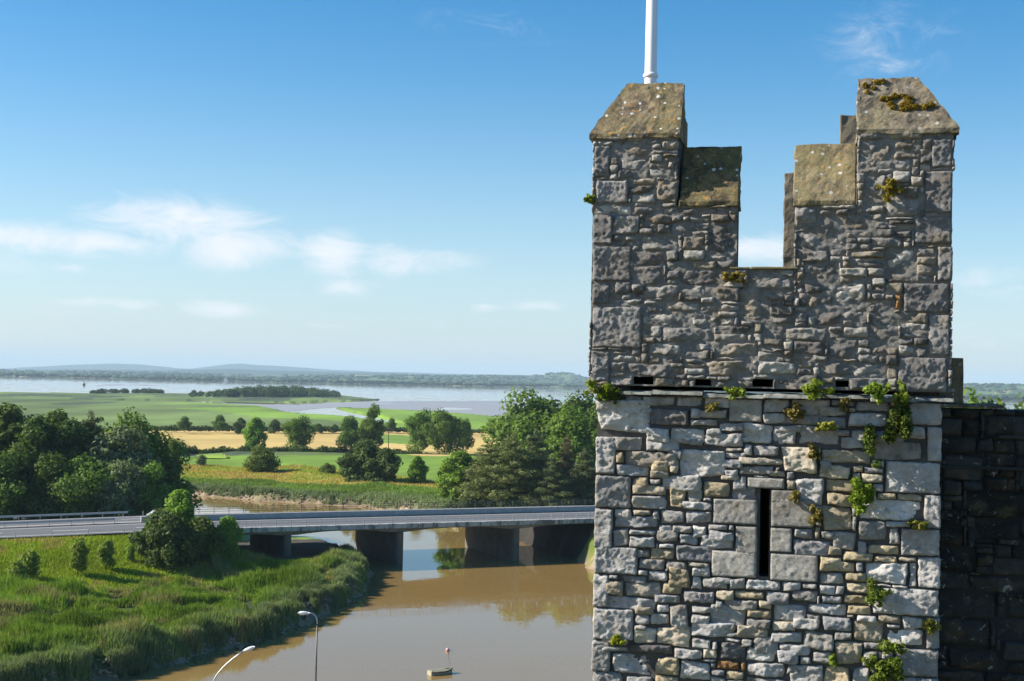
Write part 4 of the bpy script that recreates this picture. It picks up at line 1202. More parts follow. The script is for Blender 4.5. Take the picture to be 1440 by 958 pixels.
def lamp(label, tip, elbow, shaft_x, base, rot_head):
    """tip/elbow: world points of the arm; slender steel column with a curved arm"""
    o = thing('street_lamp', label, 'street lamp', base, 0, 'street lamps on the old bridge')
    L_ = lambda p: Vector(p) - Vector(base)
    t_, e_ = L_(tip), L_(elbow)
    MB().box((0, 0, 0.05), (0.35, 0.35, 0.1)).build('base_plate', M_GALV, o)
    k = Vector((0, 0, e_.z))
    MB().tube([(0, 0, 0), (0, 0, 1.2), (0, 0, 1.25), (0, 0, e_.z * 0.6), (e_.x * 0.0, e_.y * 0.0, e_.z)], [0.10, 0.10, 0.07, 0.062, 0.052], 10).build('column', M_DARKMET, o, True)
    arm = []
    for i in range(11):
        s = i / 10.0
        a = Vector((0, 0, e_.z)); b = Vector((0, 0, t_.z)) ; c = t_
        # quadratic curve: rises with the shaft, bends over to the tip
        arm.append(a * (1 - s) ** 2 + e_.lerp(b, 0.5) * 0 + Vector((e_.x, e_.y, rot_head)) * 2 * s * (1 - s) + c * s * s)
    MB().tube(arm, [0.052] * 6 + [0.045] * 5, 10).build('arm', M_GALV, o, True)
    d = (arm[-1] - arm[-3]).normalized()
    sgn = 1 if d.x > 0 else -1
    Mx = Matrix.Rotation(-math.atan2(d.z, abs(d.x)) * sgn * 0.6, 3, 'Y')
    hd = []
    for (x_, w_, zt_, zb_) in ((-0.08, .05, .05, -.04), (0.10, .10, .09, -.06), (0.35, .14, .13, -.09), (0.62, .13, .11, -.09), (0.80, .07, .03, -.05)):
        hd.append([(x_ * sgn, -w_, zb_), (x_ * sgn, w_, zb_), (x_ * sgn, w_ * 0.8, zt_), (x_ * sgn, -w_ * 0.8, zt_)])
    vs = [Mx @ Vector(p) + t_ for r_ in hd for p in r_]
    fs = [(i * 4 + k_, i * 4 + (k_ + 1) % 4, i * 4 + 4 + (k_ + 1) % 4, i * 4 + 4 + k_) for i in range(4) for k_ in range(4)] + [(0, 1, 2, 3), (19, 18, 17, 16)]
    h_ = MB().add(vs, fs).build('lamp_head', M_WHITEPAINT, o, True)
    bw = [Mx @ Vector((x_ * sgn, y_, z_)) + t_ for x_, y_, z_ in ((0.2, -.1, -.085), (0.68, -.1, -.105), (0.68, .1, -.105), (0.2, .1, -.085), (0.3, -.06, -.15), (0.6, -.06, -.15), (0.6, .06, -.15), (0.3, .06, -.15))]
    MB().add(bw, [(0, 1, 5, 4), (1, 2, 6, 5), (2, 3, 7, 6), (3, 0, 4, 7), (4, 5, 6, 7)]).build('lamp_bowl', plain('lamp_bowl', (0.55, 0.56, 0.55), 0.2, var=0.02), h_, True)
    return o
YL = 104.0
e1 = at_depth(446, 878, YL); t1p = at_depth(434, 862.5, YL); sh1 = at_depth(445, 958, YL)
lamp('white headed street lamp on an upright dark column over the river', tuple(t1p), tuple(e1), 0, (float(e1[0]), YL, 3.55), float((at_depth(446, 861, YL))[2] - 3.55))
Y2 = 98.0
e2 = at_depth(296, 975, Y2); t2p = at_depth(343, 915.5, Y2); 
lamp('street lamp whose long pale arm leans up from beside the reed bank', tuple(t2p), tuple(e2), 0, (float(e2[0]), Y2, 3.55), float(at_depth(310, 945, Y2)[2] - 3.55))

# ------------------------------------------------------------------ boat and buoy
M_BOAT = plain('weathered_boat_paint', (0.34, 0.32, 0.22), 0.85, var=0.6, scale=4.0)
M_BOATD = plain('dark_wet_wood', (0.07, 0.065, 0.05), 0.6, var=0.4, scale=4.0)
bp = ground(619, 948, 0.0)
boat = thing('boat', 'small weathered flat boat moored low in the brown water', 'boat', (bp[0], bp[1], -0.12), math.radians(34))
st_ = [(-1.25, 0.46, 0.52), (-0.8, 0.56, 0.50), (0.0, 0.60, 0.50), (0.6, 0.52, 0.54), (1.1, 0.30, 0.62), (1.4, 0.05, 0.70)]
hv, hf = [], []
for (x_, w_, z_) in st_:
    hv += [(x_, -w_ * 0.78, -0.05), (x_, -w_, z_), (x_, -w_ + 0.06, z_), (x_, -w_ * 0.74, 0.08), (x_, w_ * 0.74, 0.08), (x_, w_ - 0.06, z_), (x_, w_, z_), (x_, w_ * 0.78, -0.05)]
for i in range(len(st_) - 1):
    for k in range(8):
        hf.append((i * 8 + k, i * 8 + (k + 1) % 8, (i + 1) * 8 + (k + 1) % 8, (i + 1) * 8 + k))
hf += [tuple(range(7, -1, -1)), tuple(40 + k for k in range(8))]
link('hull', make_mesh('hull', np.array(hv), hf, M_BOAT), boat)
for k, (y_, l_) in enumerate(((-0.36, 1.7), (-0.19, 2.0), (0.21, 2.0), (0.38, 1.6))):
    MB().box((-0.1, y_, 0.505 + 0.015 * (k % 2)), (l_, 0.14, 0.03)).build('deck_plank', M_BOAT, boat)
for x_ in (-0.75, 0.0, 0.6):
    MB().box((x_, 0, 0.47), (0.16, 0.95 - 0.25 * (x_ > 0.3), 0.03)).build('thwart', M_BOATD, boat)
MB().box((-1.2, 0, 0.545), (0.12, 0.86, 0.06)).box((-1.27, 0, 0.25), (0.05, 0.84, 0.5)).build('transom', M_BOAT, boat)
for s_ in (-1, 1):
    MB().tube([(x_, s_ * (w_ + 0.02), z_ - 0.1) for x_, w_, z_ in st_], 0.045, 6).build('rubbing_strake', M_BOATD, boat)
yp = ground(629.5, 915.5, 0.0)
buoy = thing('mooring_buoy', 'small pink and red mooring buoy floating beyond the boat', 'buoy', (yp[0], yp[1], 0))
sph = MB(); pr_ = [(math.sin(math.pi * k / 10) * 0.21, -math.cos(math.pi * k / 10) * 0.21) for k in range(11)]
vs, fs = [], []
for (r_, z_) in pr_:
    for k in range(14):
        a = 2 * math.pi * k / 14
        vs.append((max(r_, 0.002) * math.cos(a), max(r_, 0.002) * math.sin(a), z_ + 0.12))
for i in range(10):
    for k in range(14):
        fs.append((i * 14 + k, i * 14 + (k + 1) % 14, (i + 1) * 14 + (k + 1) % 14, (i + 1) * 14 + k))
sph.add(vs, fs).build('float', plain('faded_pink', (0.72, 0.32, 0.33), 0.5, var=0.1), buoy, True)
MB().tube([(0.0, 0, 0.33), (0, 0, 0.40), (0.05, 0, 0.43), (0.09, 0, 0.38)], 0.02, 6).build('eye', M_DARKMET, buoy)
MB().tube([(-0.16, 0, 0.10), (-0.05, -0.21, 0.10), (0.15, -0.17, 0.1), (0.215, 0.0, 0.1)], 0.045, 6).build('band', plain('red_band', (0.45, 0.03, 0.03), 0.5, var=0.1), buoy)
cpt = lambda a, b, s, sag: tuple(a + (b - a) * s - np.array([0, 0, sag * 4 * s * (1 - s)]))
ra = np.array([yp[0], yp[1], 0.06]); rb = np.array([bp[0] + 0.95, bp[1] + 0.72, 0.30])
o = MB().tube([cpt(rb, ra, s / 8, 0.10) for s in range(9)], 0.008, 5).build('mooring_rope', M_BOATD)
tag(o, 'slack dark mooring rope between the flat boat and the buoy', 'rope')

# ------------------------------------------------------------------ distant small things
bq = ground(118, 541.5, 0.0)
bc = thing('channel_beacon', 'tiny dark channel marker standing in the far estuary', 'beacon', (bq[0], bq[1], 0))
MB().tube([(0, 0, -1), (0, 0, 1.5), (0, 0, 4.0)], [3.2, 3.0, 1.2], 8).build('base', M_DARKMET, bc)
MB().tube([(0, 0, 4), (0, 0, 7.5)], [0.8, 0.5], 6).build('mast', M_DARKMET, bc)
hq = at_depth(317.5, 535.5, 4700)
fh = thing('white_house', 'tiny white gabled building among the trees of the far shore', 'house', (hq[0], hq[1], hq[2] - 12))
MB().prism([(-6, -5, 0), (6, -5, 0), (6, -5, 16), (0, -5, 23), (-6, -5, 16)], (0, 10, 0)).build('wall', M_WHITEPAINT, fh)
MB().add([(-6.6, -5.5, 15.6), (0, -5.5, 23.6), (0, 5.5, 23.6), (-6.6, 5.5, 15.6), (6.6, -5.5, 15.6), (6.6, 5.5, 15.6)], [(0, 1, 2, 3), (1, 4, 5, 2)]).build('roof', M_CONCD, fh)
pq = ground(546, 634, 2.6)
pol = thing('utility_pole', 'thin wooden utility pole standing in the golden field', 'pole', (pq[0], pq[1], float(2.2)))
MB().tube([(0, 0, 0), (0, 0, 7.6)], [0.17, 0.12], 8).build('pole', M_BARK, pol)
MB().box((0, 0, 7.1), (1.6, 0.12, 0.12)).build('crossarm', M_BARK, pol)
pr2 = ground(800, 641, 2.6)
wv_ = [(0.0 + (pr2[0] - pq[0]) * s / 20, (pr2[1] - pq[1]) * s / 20, 7.2 - 1.0 * 4 * (s / 20) * (1 - s / 20)) for s in range(21)]
MB().tube(wv_, 0.035, 4).build('wire', M_GALV, pol)

# ================================================================== VEGETATION
def leaf_quads(P, Nrm, size, rng, aspect=0.6):
    """a bent leaf-sized face at every point"""
    n = len(P)
    Nrm = Nrm / (np.linalg.norm(Nrm, axis=1, keepdims=True) + 1e-9)
    r = rng.normal(size=(n, 3))
    T = np.cross(Nrm, r); T /= (np.linalg.norm(T, axis=1, keepdims=True) + 1e-9)
    B = np.cross(Nrm, T)
    s = (size * rng.uniform(0.6, 1.35, n))[:, None]
    v0 = P - T * s; v1 = P + B * s * aspect + Nrm * s * 0.18; v2 = P + T * s; v3 = P - B * s * aspect + Nrm * s * 0.18
    V = np.stack([v0, v1, v2, v3], 1).reshape(-1, 3)
    return V, np.arange(4 * n).reshape(n, 4)
def crown(name, lobes, n, size, seed, mat, col, colvar=0.35, shell=0.22, aspect=0.6, droop=0.0, flat=0.0, clump=3.4, holes=0.22):
    rng = np.random.default_rng(seed)
    lobes = np.array(lobes, float)
    ar = (lobes[:, 3] * lobes[:, 4] + lobes[:, 3] * lobes[:, 5] + lobes[:, 4] * lobes[:, 5])
    P, N_, C_ = [], [], []
    for L_, m in zip(lobes, (ar / ar.sum() * n * 1.5).astype(int)):
        d = rng.normal(size=(m, 3)); d /= np.linalg.norm(d, axis=1, keepdims=True)
        sd_ = rng.random() * 100
        cl = fbm(d[:, 0] * clump + sd_, d[:, 1] * clump, d[:, 2] * clump, 3)
        rr = (1 - np.abs(rng.normal(0, shell, m))) * (1 + 0.60 * cl)
        keep_ = (cl > -holes) & (rr > 0.1)
        d, rr, cl = d[keep_], rr[keep_], cl[keep_]
        p = L_[:3] + d * rr[:, None] * L_[3:6]
        p[:, 2] -= droop * rng.random(len(p)) * L_[5]
        P.append(p)
        nn = d * 0.9 + rng.normal(size=d.shape) * 0.55 + np.array([0, 0, 0.25 + flat])
        N_.append(nn)
        C_.append(np.array(col) * (1 + colvar * (rng.random((len(p), 1)) * 1.3 - 0.65) + 0.25 * cl[:, None]))
    P, N_, C_ = np.concatenate(P), np.concatenate(N_), np.concatenate(C_)
    V, Q = leaf_quads(P, N_, size, rng, aspect)
    return make_mesh(name, V, Q, mat, np.clip(np.repeat(C_, 4, 0), 0.003, 1))
def trunk_mesh(H, r0, seed, limbs=7, spread=0.5, lean=0.0, start=0.35):
    rng = random.Random(seed)
    mb = MB()
    pts = [(lean * H * (k / 6) ** 1.5 + rng.uniform(-.02, .02) * H * (k > 0), rng.uniform(-.02, .02) * H * (k > 0), H * 0.8 * k / 6 - (0.3 if k == 0 else 0)) for k in range(7)]
    mb.tube(pts, [r0 * (1.25 if k == 0 else 1 - 0.8 * k / 6) for k in range(7)], 7)
    for i in range(limbs):
        h = start + (0.8 - start) * i / limbs
        k = h / 0.8 * 6; a = pts[int(k)]
        an = rng.uniform(0, 6.28); ln = spread * H * rng.uniform(0.5, 0.9) * (1.15 - h)
        b = (a[0] + math.cos(an) * ln * 0.5, a[1] + math.sin(an) * ln * 0.5, a[2] + ln * 0.35)
        c = (a[0] + math.cos(an) * ln, a[1] + math.sin(an) * ln, a[2] + ln * 0.75)
        mb.tube([a, b, c], [r0 * 0.4 * (1 - h * 0.6), r0 * 0.25 * (1 - h * .6), r0 * 0.07], 5)
    return mb.mesh('trunk', M_BARK)
def lobes_round(H, W, seed, n=16, z0=0.3, topw=0.80):
    n = int(n * 2.0)
    r = random.Random(seed); out = []
    ax, ay = r.uniform(-.12, .12) * W, r.uniform(-.12, .12) * W
    for i in range(n):
        if r.random() < 0.12:
            continue
        z = z0 + (0.93 - z0) * (i + 0.5) / n
        rel = (z - z0) / (1 - z0)
        ring = W * 0.5 * max(0.16, math.sin(math.pi * min(1, 0.22 + rel * 0.76))) * topw
        an = i * 2.399 + r.uniform(-.5, .5)
        rad = ring * r.uniform(0.30, 1.12) * (0.3 if i == n - 1 else 1)
        s = W * r.choice((0.09, 0.12, 0.15, 0.19, 0.22))
        out.append((math.cos(an) * rad + ax * rel, math.sin(an) * rad + ay * rel, z * H, s, s, s * r.uniform(0.7, 1.0)))
    out.append((0, 0, H * (z0 + 0.9) / 2, W * 0.24, W * 0.24, H * (0.9 - z0) * 0.38))
    return out
PROTO = {}
def top_of(me):
    a = np.empty(len(me.vertices) * 3, np.float32); me.vertices.foreach_get('co', a)
    return float(np.percentile(a.reshape(-1, 3)[:, 2], 99.6))
def proto(key, H, W, seed, n, size, col, mat=M_LEAF, z0=0.13, lob=16, tr=0.25, **kw):
    cm = crown('crown', lobes_round(H, W, seed, lob, z0), n, size, seed, mat, col, **kw)
    PROTO[key] = (top_of(cm), cm, trunk_mesh(H, tr, seed, 8, 0.45))
proto('broad1', 14, 13, 1, 9000, 0.30, (0.096, 0.160, 0.032))
proto('broad2', 14, 11, 2, 8500, 0.30, (0.113, 0.186, 0.035))
proto('broad3', 16, 12, 3, 9500, 0.32, (0.075, 0.131, 0.029), lob=20)
proto('tall1', 19, 9, 4, 9500, 0.30, (0.065, 0.110, 0.029), lob=22, z0=0.18)
proto('tall2', 19, 8, 5, 9000, 0.30, (0.084, 0.136, 0.032), lob=24, z0=0.14)
proto('willow', 11, 10, 6, 9000, 0.26, (0.128, 0.162, 0.080), z0=0.1, lob=18)
proto('bush', 5, 7, 7, 6000, 0.22, (0.099, 0.142, 0.032), z0=0.02, lob=16, tr=0.12)
proto('bush2', 6, 6.5, 17, 6000, 0.22, (0.072, 0.110, 0.032), z0=0.02, lob=16, tr=0.12)
proto('lime', 8, 6, 18, 6500, 0.24, (0.138, 0.232, 0.035), z0=0.1, lob=16, tr=0.14)
def conifer(key, H, W, seed, n, col, size=0.34):
    r = random.Random(seed); lb = []
    for i in range(34):
        z = 0.10 + 0.86 * i / 34.0
        rad = W * 0.5 * (1.03 - z) ** 0.6 * r.uniform(0.55, 1.1)
        an = i * 2.399
        s = W * 0.165 * (1.25 - z) * r.uniform(0.8, 1.35)
        lb.append((math.cos(an) * rad, math.sin(an) * rad, z * H + 0.10 * rad, s * 1.25, s * 1.25, s * 0.62))
        lb.append((math.cos(an) * rad * 0.45, math.sin(an) * rad * 0.45, z * H, s * 1.2, s * 1.2, s * 0.6))
    lb.append((0, 0, H * 0.97, W * 0.05, W * 0.05, H * 0.06))
    PROTO[key] = (H, crown('crown', lb, n, size, seed, M_NEEDLE, col, aspect=0.16, shell=0.3, flat=-0.2, clump=2.0, holes=0.5), trunk_mesh(H, 0.26, seed, 4, 0.3))
conifer('pine', 15, 9.5, 31, 15000, (0.125, 0.150, 0.048))
conifer('pine2', 15, 8.5, 32, 15000, (0.095, 0.120, 0.045))
conifer('pinebrown', 15, 8, 33, 9000, (0.125, 0.095, 0.05))
def sapling(key, H, W, seed, n):
    r = random.Random(seed); lb = []
    for i in range(9):
        z = 0.30 + 0.66 * i / 9
        an = i * 2.4; rad = W * 0.22 * r.uniform(0.3, 1)
        s = W * 0.22 * (1.2 - 0.5 * z)
        lb.append((math.cos(an) * rad, math.sin(an) * rad, z * H, s, s, s * 1.2))
    PROTO[key] = (H, crown('crown', lb, n, 0.16, seed, M_LEAF, (0.155, 0.225, 0.04), shell=0.4), trunk_mesh(H, 0.07, seed, 5, 0.25))
sapling('sap1', 5, 3.0, 41, 2000); sapling('sap2', 4.5, 3.3, 42, 2000); sapling('sap3', 4, 4.0, 43, 2000)
rt = random.Random(77)
def plant(name, key, x, y, z, H, label, cat='tree', group=None, wscale=1.0):
    h0, cm, tm = PROTO[key]
    s = H / h0
    o = thing(name, label, cat, (x, y, z), rt.uniform(0, 6.28), group)
    o.scale = (s * wscale * 1.15, s * wscale * 1.15, s)
    link('trunk', tm, o); link('crown', cm, o)
    return o
def plant_px(name, key, u, vt, y, label, cat='tree', group=None, ws=1.0, z=None):
    """tree whose top shows at photo height vt when it stands at distance y"""
    p = at_depth(u, vt, y)
    zb_ = float(land_h(np.array([p[0]]), np.array([y]))[0]) if z is None else z
    return plant(name, key, p[0], y, zb_ - 0.05, p[2] - zb_, label, cat, group, ws)
WOOD = 'trees of the roadside wood'
for (key, u, vt, y, ws, lab) in [
    ('tall1', -40, 590, 246, 1.2, 'tall dark tree at the outer end of the roadside wood'),
    ('tall2', 18, 572, 252, 1.25, 'tall broad topped tree, highest of the roadside wood'),
    ('tall1', 48, 588, 247, 1.1, 'dark narrow tree beside the highest tree of the roadside wood'),
    ('tall2', 76, 580, 251, 1.1, 'tall green tree with twin pale crown tips in the roadside wood'),
    ('tall1', 104, 592, 249, 1.0, 'dark tree just before the pine of the roadside wood'),
    ('pine2', 128, 581, 252, 0.95, 'dark feathery pine standing in the roadside wood'),
    ('broad3', 150, 602, 254, 0.9, 'dark rounded tree between the pine and the grey willow'),
    ('willow', 182, 603, 252, 1.0, 'grey green willow at the open end of the roadside wood'),
    ('broad1', 208, 583, 259, 0.72, 'rounded tree rising behind the grey willow'),
    ('broad3', 30, 625, 243, 1.0, 'low dark tree at the foot of the roadside wood behind the barrier'),
    ('broad3', 70, 640, 241, 1.0, 'low shadowed tree close behind the crash barrier and the wood'),
    ('broad1', 120, 645, 240, 0.95, 'squat dark tree below the feathery pine'),
    ('willow', 165, 650, 240, 0.9, 'low grey leaved tree close behind the green road sign'),
    ('broad2', 206, 652, 243, 0.95, 'leafy low tree at the corner of the roadside wood'),
    ('tall2', 244, 620, 250, 0.50, 'slender ragged tree standing alone past the end of the roadside wood'),
    ('bush', 226, 668, 250, 1.1, 'dense shrub at the foot of the slender ragged tree'),
    ('broad3', -5, 640, 239, 1.1, 'dark low tree filling the wood edge near the outer barrier')]:
    plant_px('roadside_tree', key, u, vt, y, lab, 'tree', WOOD, ws)
# bushes and saplings on the near embankment
for (key, u, vt, y, ws, lab, nm, cat) in [
    ('bush2', 222, 718, 196, 1.05, 'large dark bush on the embankment slope before the road', 'bush', 'bush'),
    ('bush2', 250, 724, 194, 0.85, 'dark shaded bush in the middle of the embankment thicket', 'bush', 'bush'),
    ('lime', 254, 690, 201, 0.8, 'pale green young tree above the embankment thicket', 'young_tree', 'tree'),
    ('bush', 284, 727, 199, 0.85, 'low bush between the pale young tree and the bridge', 'bush', 'bush'),
    ('lime', 320, 727, 202, 1.05, 'bright green bush beside the end of the bridge', 'bush', 'bush')]:
    plant_px(nm, key, u, vt, y, lab, cat, None, ws)
for (key, u, vt, vb, lab) in [('sap3', 24, 789, 826, 'short bushy sapling, outermost of the embankment saplings'), ('sap2', 42, 772, 818, 'leaning sapling beside the short bushy one'),
    ('sap1', 110, 756, 812, 'tall narrow sapling alone on the mown slope'), ('sap2', 148, 759, 803, 'dark leaved sapling with a thin shadow on the slope'), ('sap1', 183, 764, 792, 'spindly pale sapling at the edge of the dark bush')]:
    d_ = ray(u, vb); tt_ = np.arange(140, 230, 0.25); pp = EYE[None] + d_[None] * tt_[:, None]
    g0 = pp[np.argmax(land_h(pp[:, 0], pp[:, 1]) >= pp[:, 2])]
    hp = at_depth(u, vt, g0[1])
    plant('sapling', key, g0[0], g0[1], g0[2] - 0.05, hp[2] - g0[2], lab, 'sapling', 'saplings on the embankment', 1.0)
# meadow and field trees
for (key, u, vt, vb, ws, lab, nm, cat) in [
    ('lime', 357, 588, 634, 0.80, 'bright sunlit tree in the hedge below the golden field', 'field_tree', 'tree'),
    ('broad1', 417, 586, 633, 0.95, 'rounded tree with a low crown in the field hedge', 'field_tree', 'tree'),
    ('bush', 368, 628, 664, 0.85, 'single round shrub standing in the bright meadow', 'shrub', 'shrub'),
    ('willow', 282, 640, 656, 1.0, 'small grey bush in the meadow corner', 'shrub', 'shrub'),
    ('broad3', 492, 586, 634, 0.95, 'dark tree in front of its taller twin by the utility pole', 'field_tree', 'tree'),
    ('broad2', 520, 570, 632, 0.72, 'taller of the two trees beside the utility pole', 'field_tree', 'tree'),
    ('bush2', 505, 620, 679, 1.0, 'big dark dome shaped tree at the meadow edge', 'field_tree', 'tree'),
    ('bush2', 535, 632, 681, 0.95, 'lower dark flank tree of the big dome in the meadow', 'field_tree', 'tree'),
    ('bush', 462, 652, 670, 0.8, 'small bush beside the big dark dome tree', 'shrub', 'shrub'),
    ('lime', 588, 642, 683, 0.75, 'small upright tree alone in the bright meadow', 'field_tree', 'tree'),
    ('broad1', 588, 577, 636, 0.75, 'leafy tree touching the wide tree in front of the golden field', 'field_tree', 'tree'),
    ('broad1', 632, 578, 639, 0.92, 'wide full crowned tree before the golden field', 'field_tree', 'tree'),
    ('broad3', 655, 590, 634, 0.6, 'narrow dark tree behind the wide full crowned tree', 'field_tree', 'tree'),
    ('lime', 626, 652, 683, 0.8, 'thin young tree in the meadow near the pines', 'field_tree', 'tree'),
    ('broad3', 260, 586, 606, 1.1, 'dark round hedge tree above the golden field corner', 'hedge_tree', 'tree'),
    ('broad3', 308, 584, 606, 1.15, 'largest dark hedge tree beyond the golden field', 'hedge_tree', 'tree'),
    ('bush2', 336, 588, 606, 0.9, 'low dark hedge tree next to the largest one', 'hedge_tree', 'tree'),
    ('bush2', 385, 590, 606, 0.9, 'low dark tree between the two bright field trees', 'hedge_tree', 'tree'),
    ('broad3', 551, 588, 606, 0.9, 'small round dark tree beyond the utility pole', 'hedge_tree', 'tree'),
    ('willow', 688, 590, 609, 0.8, 'scrubby tree at one end of the short scrub row past the field', 'hedge_tree', 'tree'),
    ('bush2', 706, 594, 609, 0.9, 'middle tree of the short scrub row past the field', 'hedge_tree', 'tree'),
    ('bush', 722, 593, 610, 0.8, 'scrubby tree of the row closest to the great riverside trees', 'hedge_tree', 'tree'),
    ('bush2', 448, 596, 606, 1.2, 'low flat bush in the hedge past the golden field', 'hedge_tree', 'bush'),
    ('bush2', 469, 597, 606, 1.2, 'low bush beside the flat one past the golden field', 'hedge_tree', 'bush')]:
    g0 = ground(u, vb, 2.6)
    hp = at_depth(u, vt, g0[1])
    zb_ = 2.2
    plant(nm, key, g0[0], g0[1], zb_, hp[2] - zb_, lab, cat, None, ws)
# great trees and pines on the right bank beyond the bridge
for (key, u, vt, y, ws, lab, nm) in [
    ('broad1', 768, 553, 335, 1.0, 'tallest full crowned tree behind the riverside pines', 'riverside_tree'),
    ('broad3', 812, 556, 345, 0.95, 'dark crowned tree behind the tallest riverside tree', 'riverside_tree'),
    ('broad2', 808, 578, 312, 1.05, 'bright broad tree between the pines and the tower', 'riverside_tree'),
    ('broad2', 748, 592, 318, 0.9, 'sunlit tree below the tallest riverside tree', 'riverside_tree'),
    ('pine', 690, 622, 292, 1.35, 'wide olive pine at the meadow side of the riverside pines', 'pine_tree'),
    ('pine', 722, 612, 290, 1.2, 'olive pine with a dark bare trunk by the far railing', 'pine_tree'),
    ('pine2', 754, 606, 294, 1.15, 'darkest pine in the middle of the riverside pines', 'pine_tree'),
    ('pinebrown', 798, 612, 296, 0.7, 'pine with a brown dying top near the tower', 'pine_tree'),
    ('pine2', 780, 640, 286, 1.15, 'low dark pine in front of the brown topped one', 'pine_tree'),
    ('pine2', 822, 630, 288, 1.1, 'dark pine partly hidden by the tower corner', 'pine_tree'),
    ('lime', 652, 636, 302, 1.05, 'bright green tree at the meadow end of the pines', 'riverside_tree'),
    ('broad3', 850, 560, 330, 0.8, 'dark crowned tree mostly hidden behind the tower', 'riverside_tree')]:
    plant_px(nm, key, u, vt, y, lab, 'tree', 'trees on the far river bank', ws)
for i, u in enumerate((1362, 1385, 1408, 1424)):
    g0 = at_depth(u, (566, 568, 571, 573)[i], 150)
    plant('garden_tree', ('broad1', 'broad2', 'broad1', 'broad2')[i], g0[0], 150, 3.8, g0[2] - 3.8,
          ('green tree top right beside the upright block on the castle wall', 'second tree top behind the coping, next to the upright block', 'tree top showing where the pale coping of the castle wall ends', 'lone tree top beyond the end of the pale coping')[i], 'tree', None, 0.65)

# hedges: each one run of foliage
def hedge(name, label, pts, h, wdt, n, size, col, seed):
    r = random.Random(seed); lb = []
    for (a, b) in zip(pts[:-1], pts[1:]):
        L_ = math.hypot(b[0] - a[0], b[1] - a[1]); k = max(2, int(L_ / (wdt * 0.9)))
        for i in range(k):
            s = i / k
            hh = h * r.uniform(0.65, 1.25)
            lb.append((a[0] + (b[0] - a[0]) * s, a[1] + (b[1] - a[1]) * s, a[2] + hh * 0.42, wdt * 0.75, wdt * 0.7, hh * 0.6))
    o = link(name, crown(name, lb, n, size, seed, M_LEAF, col, shell=0.3))
    return tag(o, label, 'hedge')
G = lambda u, v, z=2.3: tuple(ground(u, v, z))
hedge('hedge', 'long dark hedge between the golden field and the bright meadow', [G(225, 639), G(300, 641), G(400, 640), G(480, 641)], 2.6, 3.5, 14000, 0.30, (0.045, 0.072, 0.02), 51)
hedge('hedge', 'dark hedge below the wide tree at the golden field', [G(480, 636), G(545, 638), G(600, 643), G(660, 643)], 1.6, 3.0, 8000, 0.28, (0.045, 0.072, 0.02), 52)
hedge('hedge', 'thin far hedge along the back of the golden field', [G(200, 605), G(430, 606), G(560, 606.5), G(750, 610)], 2.0, 4.0, 12000, 0.45, (0.045, 0.07, 0.022), 53)
hedge('hedge', 'leafy hedge running back from the roadside wood to the field', [G(185, 650), G(230, 644), G(262, 638)], 4.5, 4.0, 7000, 0.3, (0.055, 0.088, 0.024), 54)
hedge('undergrowth', 'dark undergrowth below the riverside pines', [tuple(at_depth(u, v, y)[:2]) + (1.8,) for u, v, y in ((640, 700, 290), (720, 712, 284), (800, 716, 286), (850, 718, 290))], 3.5, 4.5, 12000, 0.28, (0.045, 0.066, 0.022), 55)
# wooded island and marsh scrub: one mass each
def scrub(name, label, n, fn, size, col, seed):
    r = np.random.default_rng(seed)
    lb = [fn(r) for _ in range(n)]
    o = link(name, crown(name, lb, n * 150, size, seed, M_LEAF, col, shell=0.25, colvar=0.3), kind='stuff')
    return tag(o, label, 'woodland')
def isl(r):
    u = r.uniform(268, 478); v = 556.5 + r.uniform(-3.0, 2.5)
    e = 1 - abs((u - 385) / 112) ** 2.2
    p = ground(u, v, 1.3); h = r.uniform(7, 13) * max(0.35, e)
    return (p[0], p[1], 1.3 + h * 0.5, h * 0.7, h * 0.7, h * 0.52)
scrub('island_wood', 'dense dark wood covering the low island in the estuary', 190, isl, 1.15, (0.045, 0.068, 0.022), 61)
def scr(r):
    u = r.choice([r.uniform(130, 232), r.uniform(185, 230)]); v = 552.5 + r.uniform(-1.0, 1.0)
    p = ground(u, v, 1.3); h = r.uniform(3, 6)
    return (p[0], p[1], 1.3 + h * 0.4, h, h, h * 0.5)
scrub('marsh_scrub', 'thin dark scrub dotted along the outer edge of the marsh', 34, scr, 1.0, (0.045, 0.066, 0.022), 62)

# ------------------------------------------------------------------ reeds and grasses: uncountable blades
def blades(name, x, y, z, h, wdt, lean, col, rng, parent=None):
    n = len(x)
    an = rng.uniform(0, 6.283, n); la = rng.uniform(0, 6.283, n)
    dx, dy = np.cos(an) * wdt / 2, np.sin(an) * wdt / 2
    lx, ly = np.cos(la) * lean * h, np.sin(la) * lean * h
    b0 = np.stack([x - dx, y - dy, z - 0.05], -1); b1 = np.stack([x + dx, y + dy, z - 0.05], -1)
    m0 = np.stack([x + lx * 0.35 - dx * 0.8, y + ly * 0.35 - dy * 0.8, z + h * 0.6], -1); m1 = np.stack([x + lx * 0.35 + dx * 0.8, y + ly * 0.35 + dy * 0.8, z + h * 0.6], -1)
    tp = np.stack([x + lx, y + ly, z + h], -1)
    V = np.stack([b0, b1, m1, m0, tp], 1).reshape(-1, 3)
    i = (np.arange(n) * 5)[:, None]
    Fq = np.concatenate([i + np.array([[0, 1, 2]]), i + np.array([[0, 2, 3]]), i + np.array([[3, 2, 4]])])
    C_ = np.repeat(col, 5, 0)
    return link(name, make_mesh(name, V, Fq, M_REED, np.clip(C_, 0.004, 1)), parent, kind='stuff')
rg = np.random.default_rng(91)
def sample(n, x0, x1, y0, y1):
    return rg.uniform(x0, x1, n), rg.uniform(y0, y1, n)
x, y = sample(620000, -95, -14, 125, 235)
t, q = road_tq(x, y)
sd = river_sd(x, y)
u, v = project(np.stack([x, y, np.full_like(x, 1.5)], -1))
ok = (sd > 0.2) & (q < -1.0) & (u > -60) & (v < 1040)
